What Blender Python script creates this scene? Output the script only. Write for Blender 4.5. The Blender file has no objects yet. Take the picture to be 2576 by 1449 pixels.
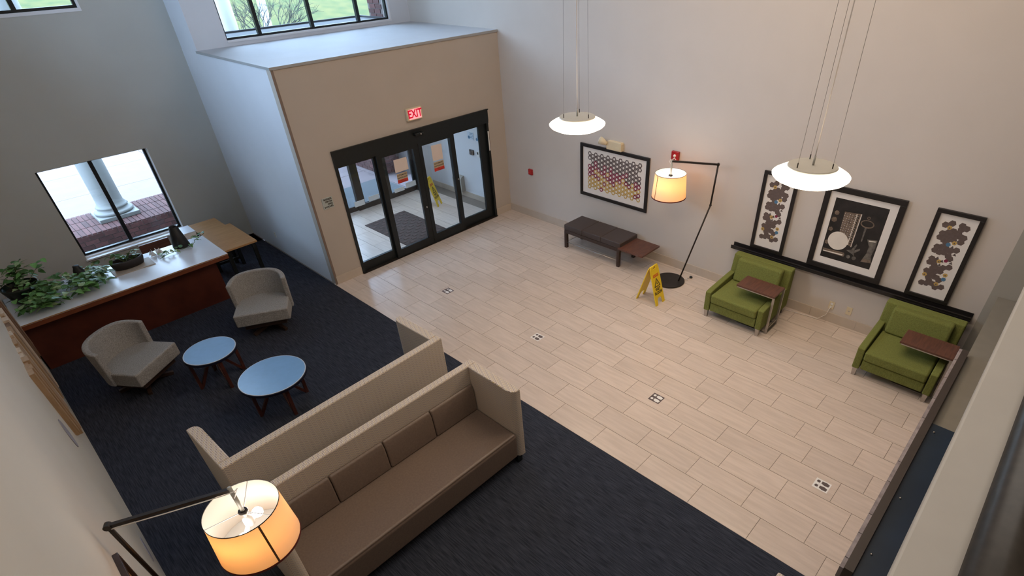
import bpy, bmesh, math, random
from mathutils import Vector, Matrix
random.seed(7)
C = bpy.context.scene.collection
SC = bpy.context.scene
PI = math.pi

# ------------------------------------------------------------------ camera
RX = Vector((0.675470745, -0.736713805, -0.031496699))   # camera right in world space
RD = Vector((-0.462920103, -0.390415168, -0.795789529))  # camera down
RF = Vector((0.573972343, 0.552113001, -0.604753655))    # camera forward
cam = bpy.data.cameras.new('camera'); cam_o = bpy.data.objects.new('camera', cam); C.objects.link(cam_o)
M = Matrix.Identity(4)
for i in range(3):
    M[i][0], M[i][1], M[i][2] = RX[i], -RD[i], -RF[i]
M.translation = Vector((-3.24526, -2.04050, 4.38792))
cam_o.matrix_world = M
cam.sensor_fit = 'HORIZONTAL'; cam.sensor_width = 36.0
cam.lens = 1384.0 / 2576 * 36.0
cam.shift_x = -106.85 / 2576; cam.shift_y = 166.79 / 2576
cam.clip_start = 0.02; cam.clip_end = 300
SC.camera = cam_o

# ------------------------------------------------------------------ sky, lights, exposure
w = bpy.data.worlds.new('sky'); SC.world = w; w.use_nodes = True
bg = w.node_tree.nodes['Background']
bg.inputs[0].default_value = (0.52, 0.73, 1.0, 1); bg.inputs[1].default_value = 11.0
SC.view_settings.view_transform = 'Standard'; SC.view_settings.look = 'None'
SC.view_settings.exposure = 0.14; SC.view_settings.gamma = 1.0; SC.view_settings.use_curve_mapping = False
SC.cycles.use_denoising = True
SC.cycles.max_bounces = 8; SC.cycles.diffuse_bounces = 5; SC.cycles.transparent_max_bounces = 12
SC.cycles.sample_clamp_indirect = 6.0

def area(name, loc, size, power, col, rot=(0, 0, 0), size_y=None):
    l = bpy.data.lights.new(name, 'AREA'); l.energy = power; l.color = col; l.size = size
    if size_y: l.shape = 'RECTANGLE'; l.size_y = size_y
    o = bpy.data.objects.new(name, l); o.location = loc; o.rotation_euler = rot; C.objects.link(o); return o
# fill lights added out of view over the lobby and inside the vestibule
area('added_fill_light', (2.0, 0.6, 6.4), 3.0, 135, (1.0, 0.80, 0.62), size_y=4.0)
area('added_fill_light', (-1.9, -1.0, 6.4), 2.0, 55, (1.0, 0.93, 0.86), size_y=4.0)
area('added_fill_light', (2.0, 7.2, 2.44), 2.0, 26, (0.66, 0.83, 1.0), size_y=1.2)

def point(name, loc, power, col, r, parent=None):
    l = bpy.data.lights.new(name, 'POINT'); l.energy = power; l.color = col; l.shadow_soft_size = r
    o = bpy.data.objects.new(name, l); o.location = loc; C.objects.link(o); o.parent = parent; return o

# ------------------------------------------------------------------ materials
def lin(c):
    return tuple(((v / 255) / 12.92 if v / 255 <= .04045 else ((v / 255 + .055) / 1.055) ** 2.4) for v in c) + (1,)
MATS = {}
def mat(name, col, rough=0.6, var=0.0, scale=8, stretch=(1, 1, 1), bump=0.0, metal=0.0, spec=0.5, rnd=0.0, emit=None, es=0.0, col2=None, coat=0.0, detail=4):
    """Principled material; col is linear albedo; noise varies between col and col2 (or col scaled by 1-var)."""
    m = bpy.data.materials.new(name); m.use_nodes = True; nt = m.node_tree; n = nt.nodes; L = nt.links
    b = n['Principled BSDF']; b.inputs['Roughness'].default_value = rough; b.inputs['Metallic'].default_value = metal
    b.inputs['Specular IOR Level'].default_value = spec; b.inputs['Coat Weight'].default_value = coat
    c4 = tuple(col[:3]) + (1,)
    b.inputs['Base Color'].default_value = c4
    if var or col2 or bump or rnd:
        tc = n.new('ShaderNodeTexCoord'); mp = n.new('ShaderNodeMapping'); mp.inputs['Scale'].default_value = stretch
        L.new(tc.outputs['Object'], mp.inputs['Vector'])
        vec = mp.outputs['Vector']
        if rnd:
            oi = n.new('ShaderNodeObjectInfo'); ad = n.new('ShaderNodeVectorMath'); ad.operation = 'ADD'
            sc = n.new('ShaderNodeVectorMath'); sc.operation = 'SCALE'; sc.inputs['Scale'].default_value = 37.0
            cx = n.new('ShaderNodeCombineXYZ'); L.new(oi.outputs['Random'], cx.inputs[0]); L.new(oi.outputs['Random'], cx.inputs[1])
            L.new(cx.outputs[0], sc.inputs[0]); L.new(vec, ad.inputs[0]); L.new(sc.outputs[0], ad.inputs[1]); vec = ad.outputs[0]
        nz = n.new('ShaderNodeTexNoise'); nz.inputs['Scale'].default_value = scale; nz.inputs['Detail'].default_value = detail
        L.new(vec, nz.inputs['Vector'])
        out = None
        if var or col2:
            r = n.new('ShaderNodeValToRGB'); r.color_ramp.elements[0].position = .35; r.color_ramp.elements[1].position = .65
            r.color_ramp.elements[0].color = tuple(col2[:3]) + (1,) if col2 else tuple(v * (1 - var) for v in col[:3]) + (1,)
            r.color_ramp.elements[1].color = c4
            L.new(nz.outputs['Fac'], r.inputs['Fac']); out = r.outputs['Color']
        if rnd:
            hs = n.new('ShaderNodeHueSaturation'); mr = n.new('ShaderNodeMapRange')
            mr.inputs['To Min'].default_value = 1 - rnd; mr.inputs['To Max'].default_value = 1 + rnd
            L.new(oi.outputs['Random'], mr.inputs['Value']); L.new(mr.outputs[0], hs.inputs['Value'])
            if out: L.new(out, hs.inputs['Color'])
            else: hs.inputs['Color'].default_value = c4
            out = hs.outputs['Color']
        if out: L.new(out, b.inputs['Base Color'])
        if bump:
            bp = n.new('ShaderNodeBump'); bp.inputs['Strength'].default_value = bump; bp.inputs['Distance'].default_value = .01
            L.new(nz.outputs['Fac'], bp.inputs['Height']); L.new(bp.outputs[0], b.inputs['Normal'])
    if emit:
        b.inputs['Emission Color'].default_value = tuple(emit[:3]) + (1,); b.inputs['Emission Strength'].default_value = es
    MATS[name] = m; return m

def glass_mat(name, tint=(1, 1, 1), refl=1.0):
    m = bpy.data.materials.new(name); m.use_nodes = True; nt = m.node_tree; n = nt.nodes; L = nt.links
    n.remove(n['Principled BSDF'])
    t = n.new('ShaderNodeBsdfTransparent'); t.inputs[0].default_value = tuple(tint) + (1,)
    g = n.new('ShaderNodeBsdfGlossy'); g.inputs['Roughness'].default_value = 0.02
    f = n.new('ShaderNodeFresnel'); f.inputs[0].default_value = 1.35
    mul = n.new('ShaderNodeMath'); mul.operation = 'MULTIPLY'; mul.inputs[1].default_value = refl
    mx = n.new('ShaderNodeMixShader'); L.new(f.outputs[0], mul.inputs[0]); L.new(mul.outputs[0], mx.inputs[0])
    L.new(t.outputs[0], mx.inputs[1]); L.new(g.outputs[0], mx.inputs[2]); L.new(mx.outputs[0], n['Material Output'].inputs[0])
    return m

def shade_mat(name, front=(.82, .79, .74, 1), through=(.82, .36, .085, 1)):
    m = bpy.data.materials.new(name); m.use_nodes = True; nt = m.node_tree; n = nt.nodes; L = nt.links
    n.remove(n['Principled BSDF'])
    d = n.new('ShaderNodeBsdfDiffuse'); d.inputs[0].default_value = front
    t = n.new('ShaderNodeBsdfTranslucent'); t.inputs[0].default_value = through
    mx = n.new('ShaderNodeMixShader'); mx.inputs[0].default_value = .48
    tc = n.new('ShaderNodeTexCoord'); wv = n.new('ShaderNodeTexNoise'); wv.inputs['Scale'].default_value = 160
    bp = n.new('ShaderNodeBump'); bp.inputs['Strength'].default_value = .15; L.new(tc.outputs['Object'], wv.inputs['Vector'])
    L.new(wv.outputs['Fac'], bp.inputs['Height']); L.new(bp.outputs[0], d.inputs['Normal'])
    L.new(d.outputs[0], mx.inputs[1]); L.new(t.outputs[0], mx.inputs[2]); L.new(mx.outputs[0], n['Material Output'].inputs[0])
    return m

def chevron_mat(name):
    m = bpy.data.materials.new(name); m.use_nodes = True; nt = m.node_tree; n = nt.nodes; L = nt.links
    b = n['Principled BSDF']; b.inputs['Roughness'].default_value = .9; b.inputs['Specular IOR Level'].default_value = .2
    tc = n.new('ShaderNodeTexCoord'); sp = n.new('ShaderNodeSeparateXYZ'); L.new(tc.outputs['Object'], sp.inputs[0])
    def mth(op, a, bb=None):
        x = n.new('ShaderNodeMath'); x.operation = op
        for k, v in enumerate((a, bb)):
            if v is None: continue
            if isinstance(v, (int, float)): x.inputs[k].default_value = v
            else: L.new(v, x.inputs[k])
        return x.outputs[0]
    u = mth('ADD', sp.outputs[0], sp.outputs[1])
    v = mth('ADD', sp.outputs[2], mth('MULTIPLY', sp.outputs[1], .8))
    tri = mth('PINGPONG', mth('MULTIPLY', u, 46.0), 1.0)
    s = mth('FRACT', mth('ADD', mth('MULTIPLY', v, 42.0), mth('MULTIPLY', tri, .9)))
    r = n.new('ShaderNodeValToRGB'); r.color_ramp.interpolation = 'CONSTANT'
    cols = [(0, (.58, .505, .44)), (.36, (.48, .37, .18)), (.52, (.62, .555, .50)), (.84, (.22, .165, .135))]
    e = r.color_ramp.elements; e[0].position = 0; e[0].color = cols[0][1] + (1,); e[1].position = cols[1][0]; e[1].color = cols[1][1] + (1,)
    for p, c in cols[2:]:
        k = e.new(p); k.color = c + (1,)
    L.new(s, r.inputs[0]); L.new(r.outputs[0], b.inputs['Base Color'])
    bp = n.new('ShaderNodeBump'); bp.inputs['Strength'].default_value = .25; bp.inputs['Distance'].default_value = .004
    L.new(s, bp.inputs['Height']); L.new(bp.outputs[0], b.inputs['Normal'])
    return m

wall_white = mat('wall_paint_white', (.575, .52, .47), .75, var=.03, scale=2)
wall_cream = mat('wall_paint_cream', (.56, .53, .465), .78, var=.03, scale=2)
wall_tan = mat('wall_paint_tan', (.46, .40, .34), .8, var=.03, scale=2)
wall_grey = mat('wall_paint_grey', (.52, .51, .47), .85, var=.03, scale=2)
wall_daylit = mat('wall_paint_daylit', (.66, .67, .70), .8, var=.03, scale=2)  # bluish daylight put into the vestibule and upper wall colour
shade_box_taupe = mat('wall_shade_and_box_taupe', (.36, .34, .295), .85, var=.04, scale=2)  # balcony shade put into the wall colour; heater box shares it
ledge_white = mat('ledge_paint', (.50, .51, .53), .7, var=.04, scale=3)
ceil_m = mat('ceiling_paint', (.75, .73, .70), .9)
tile_m = mat('porcelain_tile', (.61, .51, .435), .30, col2=(.53, .44, .37), scale=5, stretch=(5, .5, 1), rnd=.045, spec=.5)
grout_m = mat('grout', (.20, .17, .14), .9)
base_m = mat('tile_base', (.52, .44, .36), .45, var=.06, scale=6)
carpet_m = mat('carpet_charcoal', (.044, .050, .068), .95, col2=(.019, .022, .031), scale=19, stretch=(6, .32, 1), bump=.4, spec=.1)
black_al = mat('dark_bronze_aluminium', (.009, .013, .0145), .38, metal=.2, var=.2, scale=20)
dark_steel = mat('dark_bronze_steel', (.035, .028, .024), .4, metal=.5, var=.2, scale=20)
white_trim = mat('white_trim', (.78, .78, .80), .5, var=.03)
fabric = chevron_mat('booth_weave')
leather = mat('brown_vinyl', (.175, .126, .096), .42, var=.15, scale=60, bump=.12, spec=.45)
grey_fab = mat('grey_tweed', (.35, .34, .33), .95, col2=(.22, .213, .207), scale=95, bump=.5, spec=.15)
green_fab = mat('green_weave', (.19, .21, .058), .92, col2=(.135, .15, .040), scale=150, stretch=(1, 1, .3), bump=.5, spec=.2)
chrome = mat('brushed_nickel', (.50, .47, .44), .35, metal=.9, var=.1, scale=30)
walnut = mat('walnut_laminate', (.135, .052, .032), .42, col2=(.085, .033, .022), scale=7, stretch=(1, 8, 8))
espresso = mat('espresso_wood', (.045, .024, .017), .45, col2=(.028, .015, .011), scale=7, stretch=(1, 8, 8))
mahog = mat('mahogany', (.075, .022, .016), .4, col2=(.05, .014, .01), scale=9)
bench_lea = mat('bench_vinyl', (.056, .042, .039), .5, var=.1, scale=50, bump=.1)
cherry = mat('cherry_panel', (.085, .020, .011), .4, col2=(.058, .013, .008), scale=4, stretch=(1, 6, 1))
apron_m = mat('cherry_edge', (.19, .055, .022), .4, var=.2, scale=6)
oak = mat('honey_oak', (.42, .23, .095), .45, col2=(.35, .185, .07), scale=5, stretch=(1, 9, 9))
white_lam = mat('white_laminate', (.74, .79, .87), .3, var=.03, scale=5)
sky_lam = mat('sky_tinted_laminate', (.165, .35, .62), .28, var=.05, scale=14)  # sky reflection painted into a grey-white laminate
navy_edge = mat('navy_edge', (.006, .007, .022), .4, var=.1)
rim_pale = mat('pale_edge_band', (.55, .62, .70), .4, var=.03)
frame_m = mat('black_picture_frame', (.010, .008, .008), .45, var=.2, scale=20)
mat_paper = mat('cream_mat_board', (.74, .70, .66), .9, var=.02)
art_brown = mat('print_taupe', (.13, .095, .085), .9, var=.15, scale=30)
art_ochre = mat('print_ochre', (.52, .34, .10), .9, var=.1, scale=30)
art_crim = mat('print_crimson', (.22, .022, .06), .9, var=.1, scale=30)
art_grey = mat('print_slate', (.115, .09, .088), .9, var=.1, scale=30)
art_blue = mat('print_blue', (.08, .19, .32), .9, var=.1, scale=30)
art_dark = mat('print_black', (.022, .017, .015), .8, var=.5, scale=9)
art_mid = mat('print_sepia', (.20, .145, .105), .8, var=.4, scale=30)
art_light = mat('print_ivory', (.72, .66, .58), .8, var=.05, scale=10)
art_glass = mat('print_glass_grey', (.17, .15, .13), .8, var=.5, scale=24)
yellow = mat('yellow_plastic', (.80, .56, .020), .4, var=.05, scale=5)
black_ink = mat('black_ink', (.02, .016, .012), .6, var=.1)
red_ink = mat('red_ink', (.55, .035, .02), .5, var=.1)
red_pl = mat('red_plastic', (.36, .012, .014), .35, var=.1)
ivory = mat('ivory_plastic', (.66, .56, .38), .45, var=.04)
white_pl = mat('white_plastic', (.75, .74, .72), .4, var=.02)
paper_pink = mat('plain_paper', (.66, .56, .50), .9, var=.02)
sign_tan = mat('warning_decal', (.46, .36, .24), .8, var=.04)
grey_sign = mat('grey_green_sign', (.40, .44, .42), .5, var=.04)
exit_glow = mat('exit_face', (.9, .35, .35), .5, emit=(1.0, .30, .33), es=.9, var=.02)
exit_red = mat('exit_letters', (.5, .0, .02), .5, emit=(.75, .0, .045), es=.4, var=.02)
glow = mat('pendant_glow', (.9, .85, .8), .5, emit=(1.0, .80, .60), es=9.0, var=.01)
bulb_m = mat('bulb_glow', (1, 1, 1), .5, emit=(1.0, .88, .74), es=14.0, var=.01)
pend_m = mat('pendant_plate', (.36, .35, .31), .5, var=.03)
wire_m = mat('steel_wire', (.30, .28, .26), .4, metal=.6, var=.1)
cord_m = mat('white_cord', (.75, .70, .66), .5, var=.03)
shade_m = shade_mat('linen_shade')
maroon = mat('maroon_binding', (.11, .014, .010), .8, var=.1)
brown_seam = mat('brown_seam', (.12, .05, .018), .8, var=.1)
diff_m = shade_mat('white_diffuser', (.82, .80, .77, 1), (.75, .70, .62, 1))
glass_m = glass_mat('window_glass', (.97, .985, 1.0))
mat_rug = mat('brown_entrance_mat', (.060, .040, .036), .95, col2=(.030, .020, .019), scale=40, bump=.8)
mat_rib = mat('brown_mat_ribs', (.085, .058, .052), .95, var=.3, scale=60)
mat_out = mat('grey_outdoor_mat', (.07, .08, .085), .95, var=.2, scale=40)
leaf_ms = [mat('leaf_deep_green', (.070, .19, .052), .45, col2=(.04, .12, .035), scale=20, rnd=.25),
           mat('leaf_bright_green', (.18, .38, .11), .45, col2=(.09, .25, .07), scale=20, rnd=.2),
           mat('leaf_variegated', (.46, .54, .32), .45, col2=(.10, .26, .08), scale=30, rnd=.15)]
stem_m = mat('green_stem', (.09, .13, .04), .6, var=.2)
pot_m = mat('dark_green_pot', (.008, .016, .015), .35, var=.2)
soil_m = mat('soil', (.02, .014, .010), 1, var=.5, scale=60, bump=.6)
char_m = mat('charcoal_ceramic', (.022, .019, .020), .6, var=.2, scale=40)
blk_cer = mat('black_ceramic', (.006, .006, .007), .55, var=.2)
tray_m = mat('pale_wood_tray', (.42, .36, .30), .6, var=.1)
conc = mat('pale_concrete', (.155, .118, .116), .85, var=.06, scale=3, rnd=.03)
brick_m = mat('red_brick', (.075, .026, .022), .9, col2=(.052, .018, .016), scale=25, rnd=.28, bump=.3)
mortar = mat('mortar', (.13, .108, .098), .95, var=.1, scale=20)
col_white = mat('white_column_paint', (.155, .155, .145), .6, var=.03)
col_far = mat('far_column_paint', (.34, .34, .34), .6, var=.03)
roof_m = mat('grey_membrane', (.014, .015, .017), .8, var=.15, scale=2)
grass_m = mat('grass', (.040, .058, .010), 1, col2=(.085, .080, .016), scale=1.6, bump=.3, detail=8)
bark = mat('bark', (.03, .034, .03), .9, var=.3, scale=10)
stone_m = mat('stacked_stone', (.30, .26, .26), .8, col2=(.20, .17, .175), scale=18, rnd=.12, bump=.6)
brown_top = mat('brown_counter_edge', (.045, .034, .029), .5, var=.1)
grey_top = mat('taupe_counter', (.215, .20, .17), .5, var=.06)
navy_top = mat('navy_panel', (.012, .027, .052), .35, var=.2, scale=4)
half_m = mat('half_wall_paint', (.40, .37, .33), .8, var=.04)
rail_m = mat('dark_rail', (.055, .046, .038), .35, var=.25, scale=40)
slat_ms = [mat('slat_tan', (.40, .26, .15), .6, col2=(.30, .19, .10), scale=6, stretch=(6, 6, 1)),
           mat('slat_brown', (.20, .115, .065), .6, col2=(.14, .08, .045), scale=6, stretch=(6, 6, 1)),
           mat('slat_cream', (.58, .47, .36), .6, col2=(.48, .37, .27), scale=6, stretch=(6, 6, 1))]
alu_strip = mat('corner_guard', (.20, .145, .115), .5, var=.05)
nose_m = mat('ledge_nosing', (.34, .34, .33), .5, var=.05)
disc_m = mat('grey_disc', (.30, .29, .33), .6, var=.05)

# ------------------------------------------------------------------ builders
class MB:
    def __init__(s): s.v = []; s.f = []; s.m = []; s.k = 0
    def add(s, vs, fs):
        o = len(s.v); s.v += [tuple(v) for v in vs]; s.f += [tuple(i + o for i in f) for f in fs]; s.m += [s.k] * len(fs); return s
    def box(s, x0, x1, y0, y1, z0, z1, R=None, T=None):
        vs = [Vector(p) for p in ((x0, y0, z0), (x1, y0, z0), (x1, y1, z0), (x0, y1, z0), (x0, y0, z1), (x1, y0, z1), (x1, y1, z1), (x0, y1, z1))]
        if R is not None: vs = [R @ v for v in vs]
        if T is not None: vs = [v + Vector(T) for v in vs]
        return s.add(vs, ((0, 3, 2, 1), (4, 5, 6, 7), (0, 1, 5, 4), (1, 2, 6, 5), (2, 3, 7, 6), (3, 0, 4, 7)))
    def tube(s, p, r, n=8, caps=True, sq=False):
        p = [Vector(q) for q in p]; rs = r if isinstance(r, (list, tuple)) else [r] * len(p)
        rings = []; prev = None
        for i, q in enumerate(p):
            d = (p[min(i + 1, len(p) - 1)] - p[max(i - 1, 0)]).normalized()
            a = prev if prev is not None else (Vector((0, 0, 1)) if abs(d.z) < .9 else Vector((1, 0, 0)))
            u = (a - d * a.dot(d)).normalized(); prev = u; w_ = d.cross(u)
            off = PI / n if sq else 0; k = rs[i] * (1 / math.cos(PI / n) if sq else 1)
            rings.append([q + (u * math.cos(2 * PI * j / n + off) + w_ * math.sin(2 * PI * j / n + off)) * k for j in range(n)])
        vs = [v for g in rings for v in g]; fs = []
        for i in range(len(p) - 1):
            for j in range(n):
                fs.append((i * n + j, i * n + (j + 1) % n, (i + 1) * n + (j + 1) % n, (i + 1) * n + j))
        if caps: fs += [tuple(range(n))[::-1], tuple((len(p) - 1) * n + j for j in range(n))]
        return s.add(vs, fs)
    def lathe(s, prof, n=32, c=(0, 0, 0), sx=1, sy=1, caps=True):
        vs = []; fs = []
        for r, z in prof:
            vs += [(c[0] + sx * r * math.cos(2 * PI * j / n), c[1] + sy * r * math.sin(2 * PI * j / n), c[2] + z) for j in range(n)]
        for i in range(len(prof) - 1):
            for j in range(n):
                fs.append((i * n + j, i * n + (j + 1) % n, (i + 1) * n + (j + 1) % n, (i + 1) * n + j))
        if caps: fs += [tuple(range(n))[::-1], tuple((len(prof) - 1) * n + j for j in range(n))]
        return s.add(vs, fs)
    def poly(s, pts, O=(0, 0, 0), U=(1, 0, 0), V=(0, 1, 0), t=.002):
        O, U, V = Vector(O), Vector(U), Vector(V); N = U.cross(V).normalized() * t; n = len(pts)
        a = sum(pts[i][0] * pts[(i + 1) % n][1] - pts[(i + 1) % n][0] * pts[i][1] for i in range(n))
        if a < 0: pts = pts[::-1]
        b = [O + U * x + V * y for x, y in pts]; tp = [q + N for q in b]
        return s.add(b + tp, [tuple(range(n))[::-1], tuple(range(n, 2 * n))] + [(i, (i + 1) % n, n + (i + 1) % n, n + i) for i in range(n)])
    def ball(s, c, r, n=12, k=8, sq=(1, 1, 1)):
        prof = [(math.sin(PI * i / k) * 1, -math.cos(PI * i / k)) for i in range(1, k)]
        prof = [(.001, -1)] + prof + [(.001, 1)]
        vs = []; fs = []
        for rr, z in prof:
            vs += [(c[0] + r * sq[0] * rr * math.cos(2 * PI * j / n), c[1] + r * sq[1] * rr * math.sin(2 * PI * j / n), c[2] + r * sq[2] * z) for j in range(n)]
        for i in range(len(prof) - 1):
            for j in range(n): fs.append((i * n + j, i * n + (j + 1) % n, (i + 1) * n + (j + 1) % n, (i + 1) * n + j))
        return s.add(vs, fs)
    def mesh(s, name, mats, smooth=False):
        me = bpy.data.meshes.new(name); me.from_pydata(s.v, [], s.f)
        for m_ in (mats if isinstance(mats, (list, tuple)) else [mats]): me.materials.append(m_)
        if s.k: me.polygons.foreach_set('material_index', s.m)
        if smooth: me.polygons.foreach_set('use_smooth', [True] * len(me.polygons))
        me.update(); return me
    def build(s, name, mats, parent=None, bevel=0, seg=2, smooth=False, loc=None, rotz=0):
        me = s.mesh(name, mats, smooth or bevel > .008)
        return link(name, me, parent, bevel, seg, loc, rotz)
def link(name, me, parent=None, bevel=0, seg=2, loc=None, rotz=0):
    o = bpy.data.objects.new(name, me); C.objects.link(o); o.parent = parent
    if loc is not None: o.location = loc
    if rotz: o.rotation_euler = (0, 0, rotz)
    if bevel:
        md = o.modifiers.new('edge', 'BEVEL'); md.width = bevel; md.segments = seg; md.limit_method = 'ANGLE'; md.angle_limit = .6
        md.harden_normals = bevel > .008
    return o
def box(x0, x1, y0, y1, z0, z1): return MB().box(x0, x1, y0, y1, z0, z1)
def tag(o, label, cat, group=None):
    o['label'] = label; o['category'] = cat
    if group: o['group'] = group
    return o
def thing(name, label, cat, loc=(0, 0, 0), rotz=0, group=None):
    o = bpy.data.objects.new(name, None); C.objects.link(o); o.location = loc; o.rotation_euler = (0, 0, rotz)
    o.empty_display_size = .1
    return tag(o, label, cat, group)
def struct(name, mb, m, parent=None, **k):
    o = mb.build(name, m, parent, **k)
    if parent is None: o['kind'] = 'structure'
    return o
def sroot(name, loc=(0, 0, 0)):
    o = bpy.data.objects.new(name, None); C.objects.link(o); o.location = loc; o['kind'] = 'structure'; return o
def cutwall(mb, a0, a1, z0, z1, b0, b1, holes, axis):
    """wall slab spanning a (x or y) and z, thickness b, with rectangular holes (a0,a1,z0,z1)."""
    As = sorted({a0, a1, *[h[0] for h in holes], *[h[1] for h in holes]}); Zs = sorted({z0, z1, *[h[2] for h in holes], *[h[3] for h in holes]})
    for i in range(len(As) - 1):
        for j in range(len(Zs) - 1):
            ca, cz = (As[i] + As[i + 1]) / 2, (Zs[j] + Zs[j + 1]) / 2
            if any(h[0] < ca < h[1] and h[2] < cz < h[3] for h in holes): continue
            if axis == 'x': mb.box(As[i], As[i + 1], b0, b1, Zs[j], Zs[j + 1])
            else: mb.box(b0, b1, As[i], As[i + 1], Zs[j], Zs[j + 1])
    return mb
def text(body, size, loc, rot, m, parent, name='lettering', align='CENTER', sx=1.0, ext=.0006, bold=0.0):
    cu = bpy.data.curves.new(name, 'FONT'); cu.body = body; cu.size = size; cu.align_x = align; cu.align_y = 'CENTER'; cu.extrude = ext
    cu.offset = bold
    tmp = bpy.data.objects.new('tmp', cu); me = bpy.data.meshes.new_from_object(tmp); bpy.data.objects.remove(tmp)
    me.materials.clear(); me.materials.append(m); o = bpy.data.objects.new(name, me); C.objects.link(o); o.location = loc; o.rotation_euler = rot; o.scale = (sx, 1, 1); o.parent = parent
    return o
RY = (PI / 2, 0, 0)              # faces -Y
RXm = (PI / 2, 0, -PI / 2)       # faces -X

XR, XL, YV, YB, YU = 3.95, -3.68, 5.93, 9.05, 8.38
ZT, ZC = 3.17, 6.5

# ------------------------------------------------------------------ the room
fl = struct('floor', box(0, XR + .05, -3.2, 8.54, -.08, -.004), grout_m)
S, W = .6096, .2991
tcache = {}
def tile(x0, x1, y0, y1):
    if x1 - x0 < .02 or y1 - y0 < .02: return
    g = .0022; key = (round(x1 - x0, 3), round(y1 - y0, 3))
    if key not in tcache:
        hx, hy = (x1 - x0) / 2 - g, (y1 - y0) / 2 - g
        tcache[key] = MB().box(-hx, hx, -hy, hy, -.006, 0).mesh('tile', tile_m)
    link('tile', tcache[key], fl, loc=((x0 + x1) / 2, (y0 + y1) / 2, 0))
for k in range(14):
    x0, x1 = k * W, min((k + 1) * W, XR)
    off = 0 if k % 2 == 0 else 1 / 3
    for n in range(-15, 6):
        ya, yb = -(n - off) * S - S, -(n - off) * S
        lo, hi = -3.0, YV + .06
        a, b = max(ya, lo), min(yb, hi)
        if b > a: tile(x0, x1, a, b)
        a, b = max(ya, YV + .06), min(yb, 8.50)
        if b > a and x0 >= .02 and x1 <= 3.86: tile(max(x0, .12), min(x1, 3.85), a, b)
struct('floor', box(XL, -.001, -6, YB, -.08, 0), carpet_m)
struct('floor', box(-.001, XR, -6, -3.0, -.08, 0), carpet_m)

wl = MB(); cutwall(wl, -6, YB + .25, 0, ZC, XL - .2, XL, [(4.55, 7.6, 3.7, 5.45)], 'y'); struct('wall_left', wl, wall_cream)
wb = MB(); cutwall(wb, XL, .14, 0, ZC, YB, YB + .25, [(-2.535, -1.05, .44, 1.868), (-2.535, -1.05, 3.76, 6.2)], 'x')
struct('wall_back', wb, wall_grey)
vf = MB(); cutwall(vf, .018, XR, 0, ZT - .03, YV, YV + .14, [(.505, 3.54, -1, 1.995)], 'x'); struct('wall_vestibule', vf, wall_tan)
struct('wall_vestibule_side', box(.018, .13, YV + .14, YB, 0, ZT - .03), wall_daylit)
vl = box(.005, XR, YV - .012, YU, ZT - .03, ZT); struct('trim_1', vl, [ledge_white])
struct('trim_2', MB().box(-.004, XR, YV - .018, YV - .012, ZT - .032, ZT + .001).box(-.004, .005, YV - .012, YU, ZT - .032, ZT + .001), nose_m)
struct('trim_3', MB().box(.010, .046, YV - .004, YV + .001, 0, ZT - .03), alu_strip)
struct('ceiling', box(.13, XR, YV + .14, YU, 2.46, 2.56), ceil_m)
uw = MB(); cutwall(uw, .02, XR, 2.1, ZC, YU, YU + .14, [(.50, 3.53, 3.24, 6.3), (.6, 3.46, 2.0, 2.1)], 'x')
uw.box(3.46, XR, YU, YU + .14, 0, 2.1).box(.13, .3, YU, YU + .14, 0, 2.1)
struct('wall_upper', uw, wall_daylit)
struct('wall_upper_side', box(.021, .14, YU + .14, YB, ZT - .03, ZC), wall_daylit)
struct('wall_right', box(XR, XR + .15, -1.97, YV, 0, ZC), wall_white)
struct('wall_right', box(XR, XR + .15, YV, YU + .14, ZT, ZC), wall_white)
struct('wall_right', box(3.85, XR + .15, YV + .14, YU, 0, ZT - .03), wall_daylit)
struct('wall_right', box(XR, XR + .15, -6, -1.97, 0, ZC), shade_box_taupe)  # same wall under the balcony, coloured darker to give its shade
struct('ceiling', box(XL, XR, -6, YB, ZC, ZC + .1), ceil_m)
struct('wall_near', box(XL, XR, -6.15, -6, 0, ZC), wall_white)
struct('floor', box(XL, XR, -6, -2.30, 2.72, 3.0), half_m)          # upper storey slab
hw = sroot('trim_4')
box(XL, XR, -2.42, -2.30, 3.0, 3.41).build('half_wall', half_m, hw)
box(XL, XR, -2.40, -2.092, 3.41, 3.45).build('ledge', half_m, hw, bevel=.006)
MB().tube([(XL, -2.225, 3.475), (XR, -2.225, 3.475)], .045, 16).build('handrail', rail_m, hw, smooth=True)
box(XL, XR, -2.5, -2.235, 3.45, 3.505).build('cap_rail', rail_m, hw, bevel=.006)

bb = sroot('baseboard_right')
for y0 in [YV - .61 * i for i in range(1, 14)]:
    a = max(y0, -1.965); box(XR - .014, XR, a + .0012, y0 + .61 - .0012, 0, .137).build('tile', base_m, bb)
    if y0 < -1.965: break
b2 = sroot('baseboard_vestibule')
box(.035, .495, YV - .014, YV - .001, 0, .137).build('tile', base_m, b2)
box(3.552, XR - .015, YV - .014, YV - .001, 0, .137).build('tile', base_m, b2)
b3 = sroot('baseboard_entry')
for a, b in ((6.1, 6.7), (6.702, 7.3), (7.302, 7.9), (7.902, 8.36)): box(3.836, 3.85, a, b, 0, .11).build('tile', base_m, b3)

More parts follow.
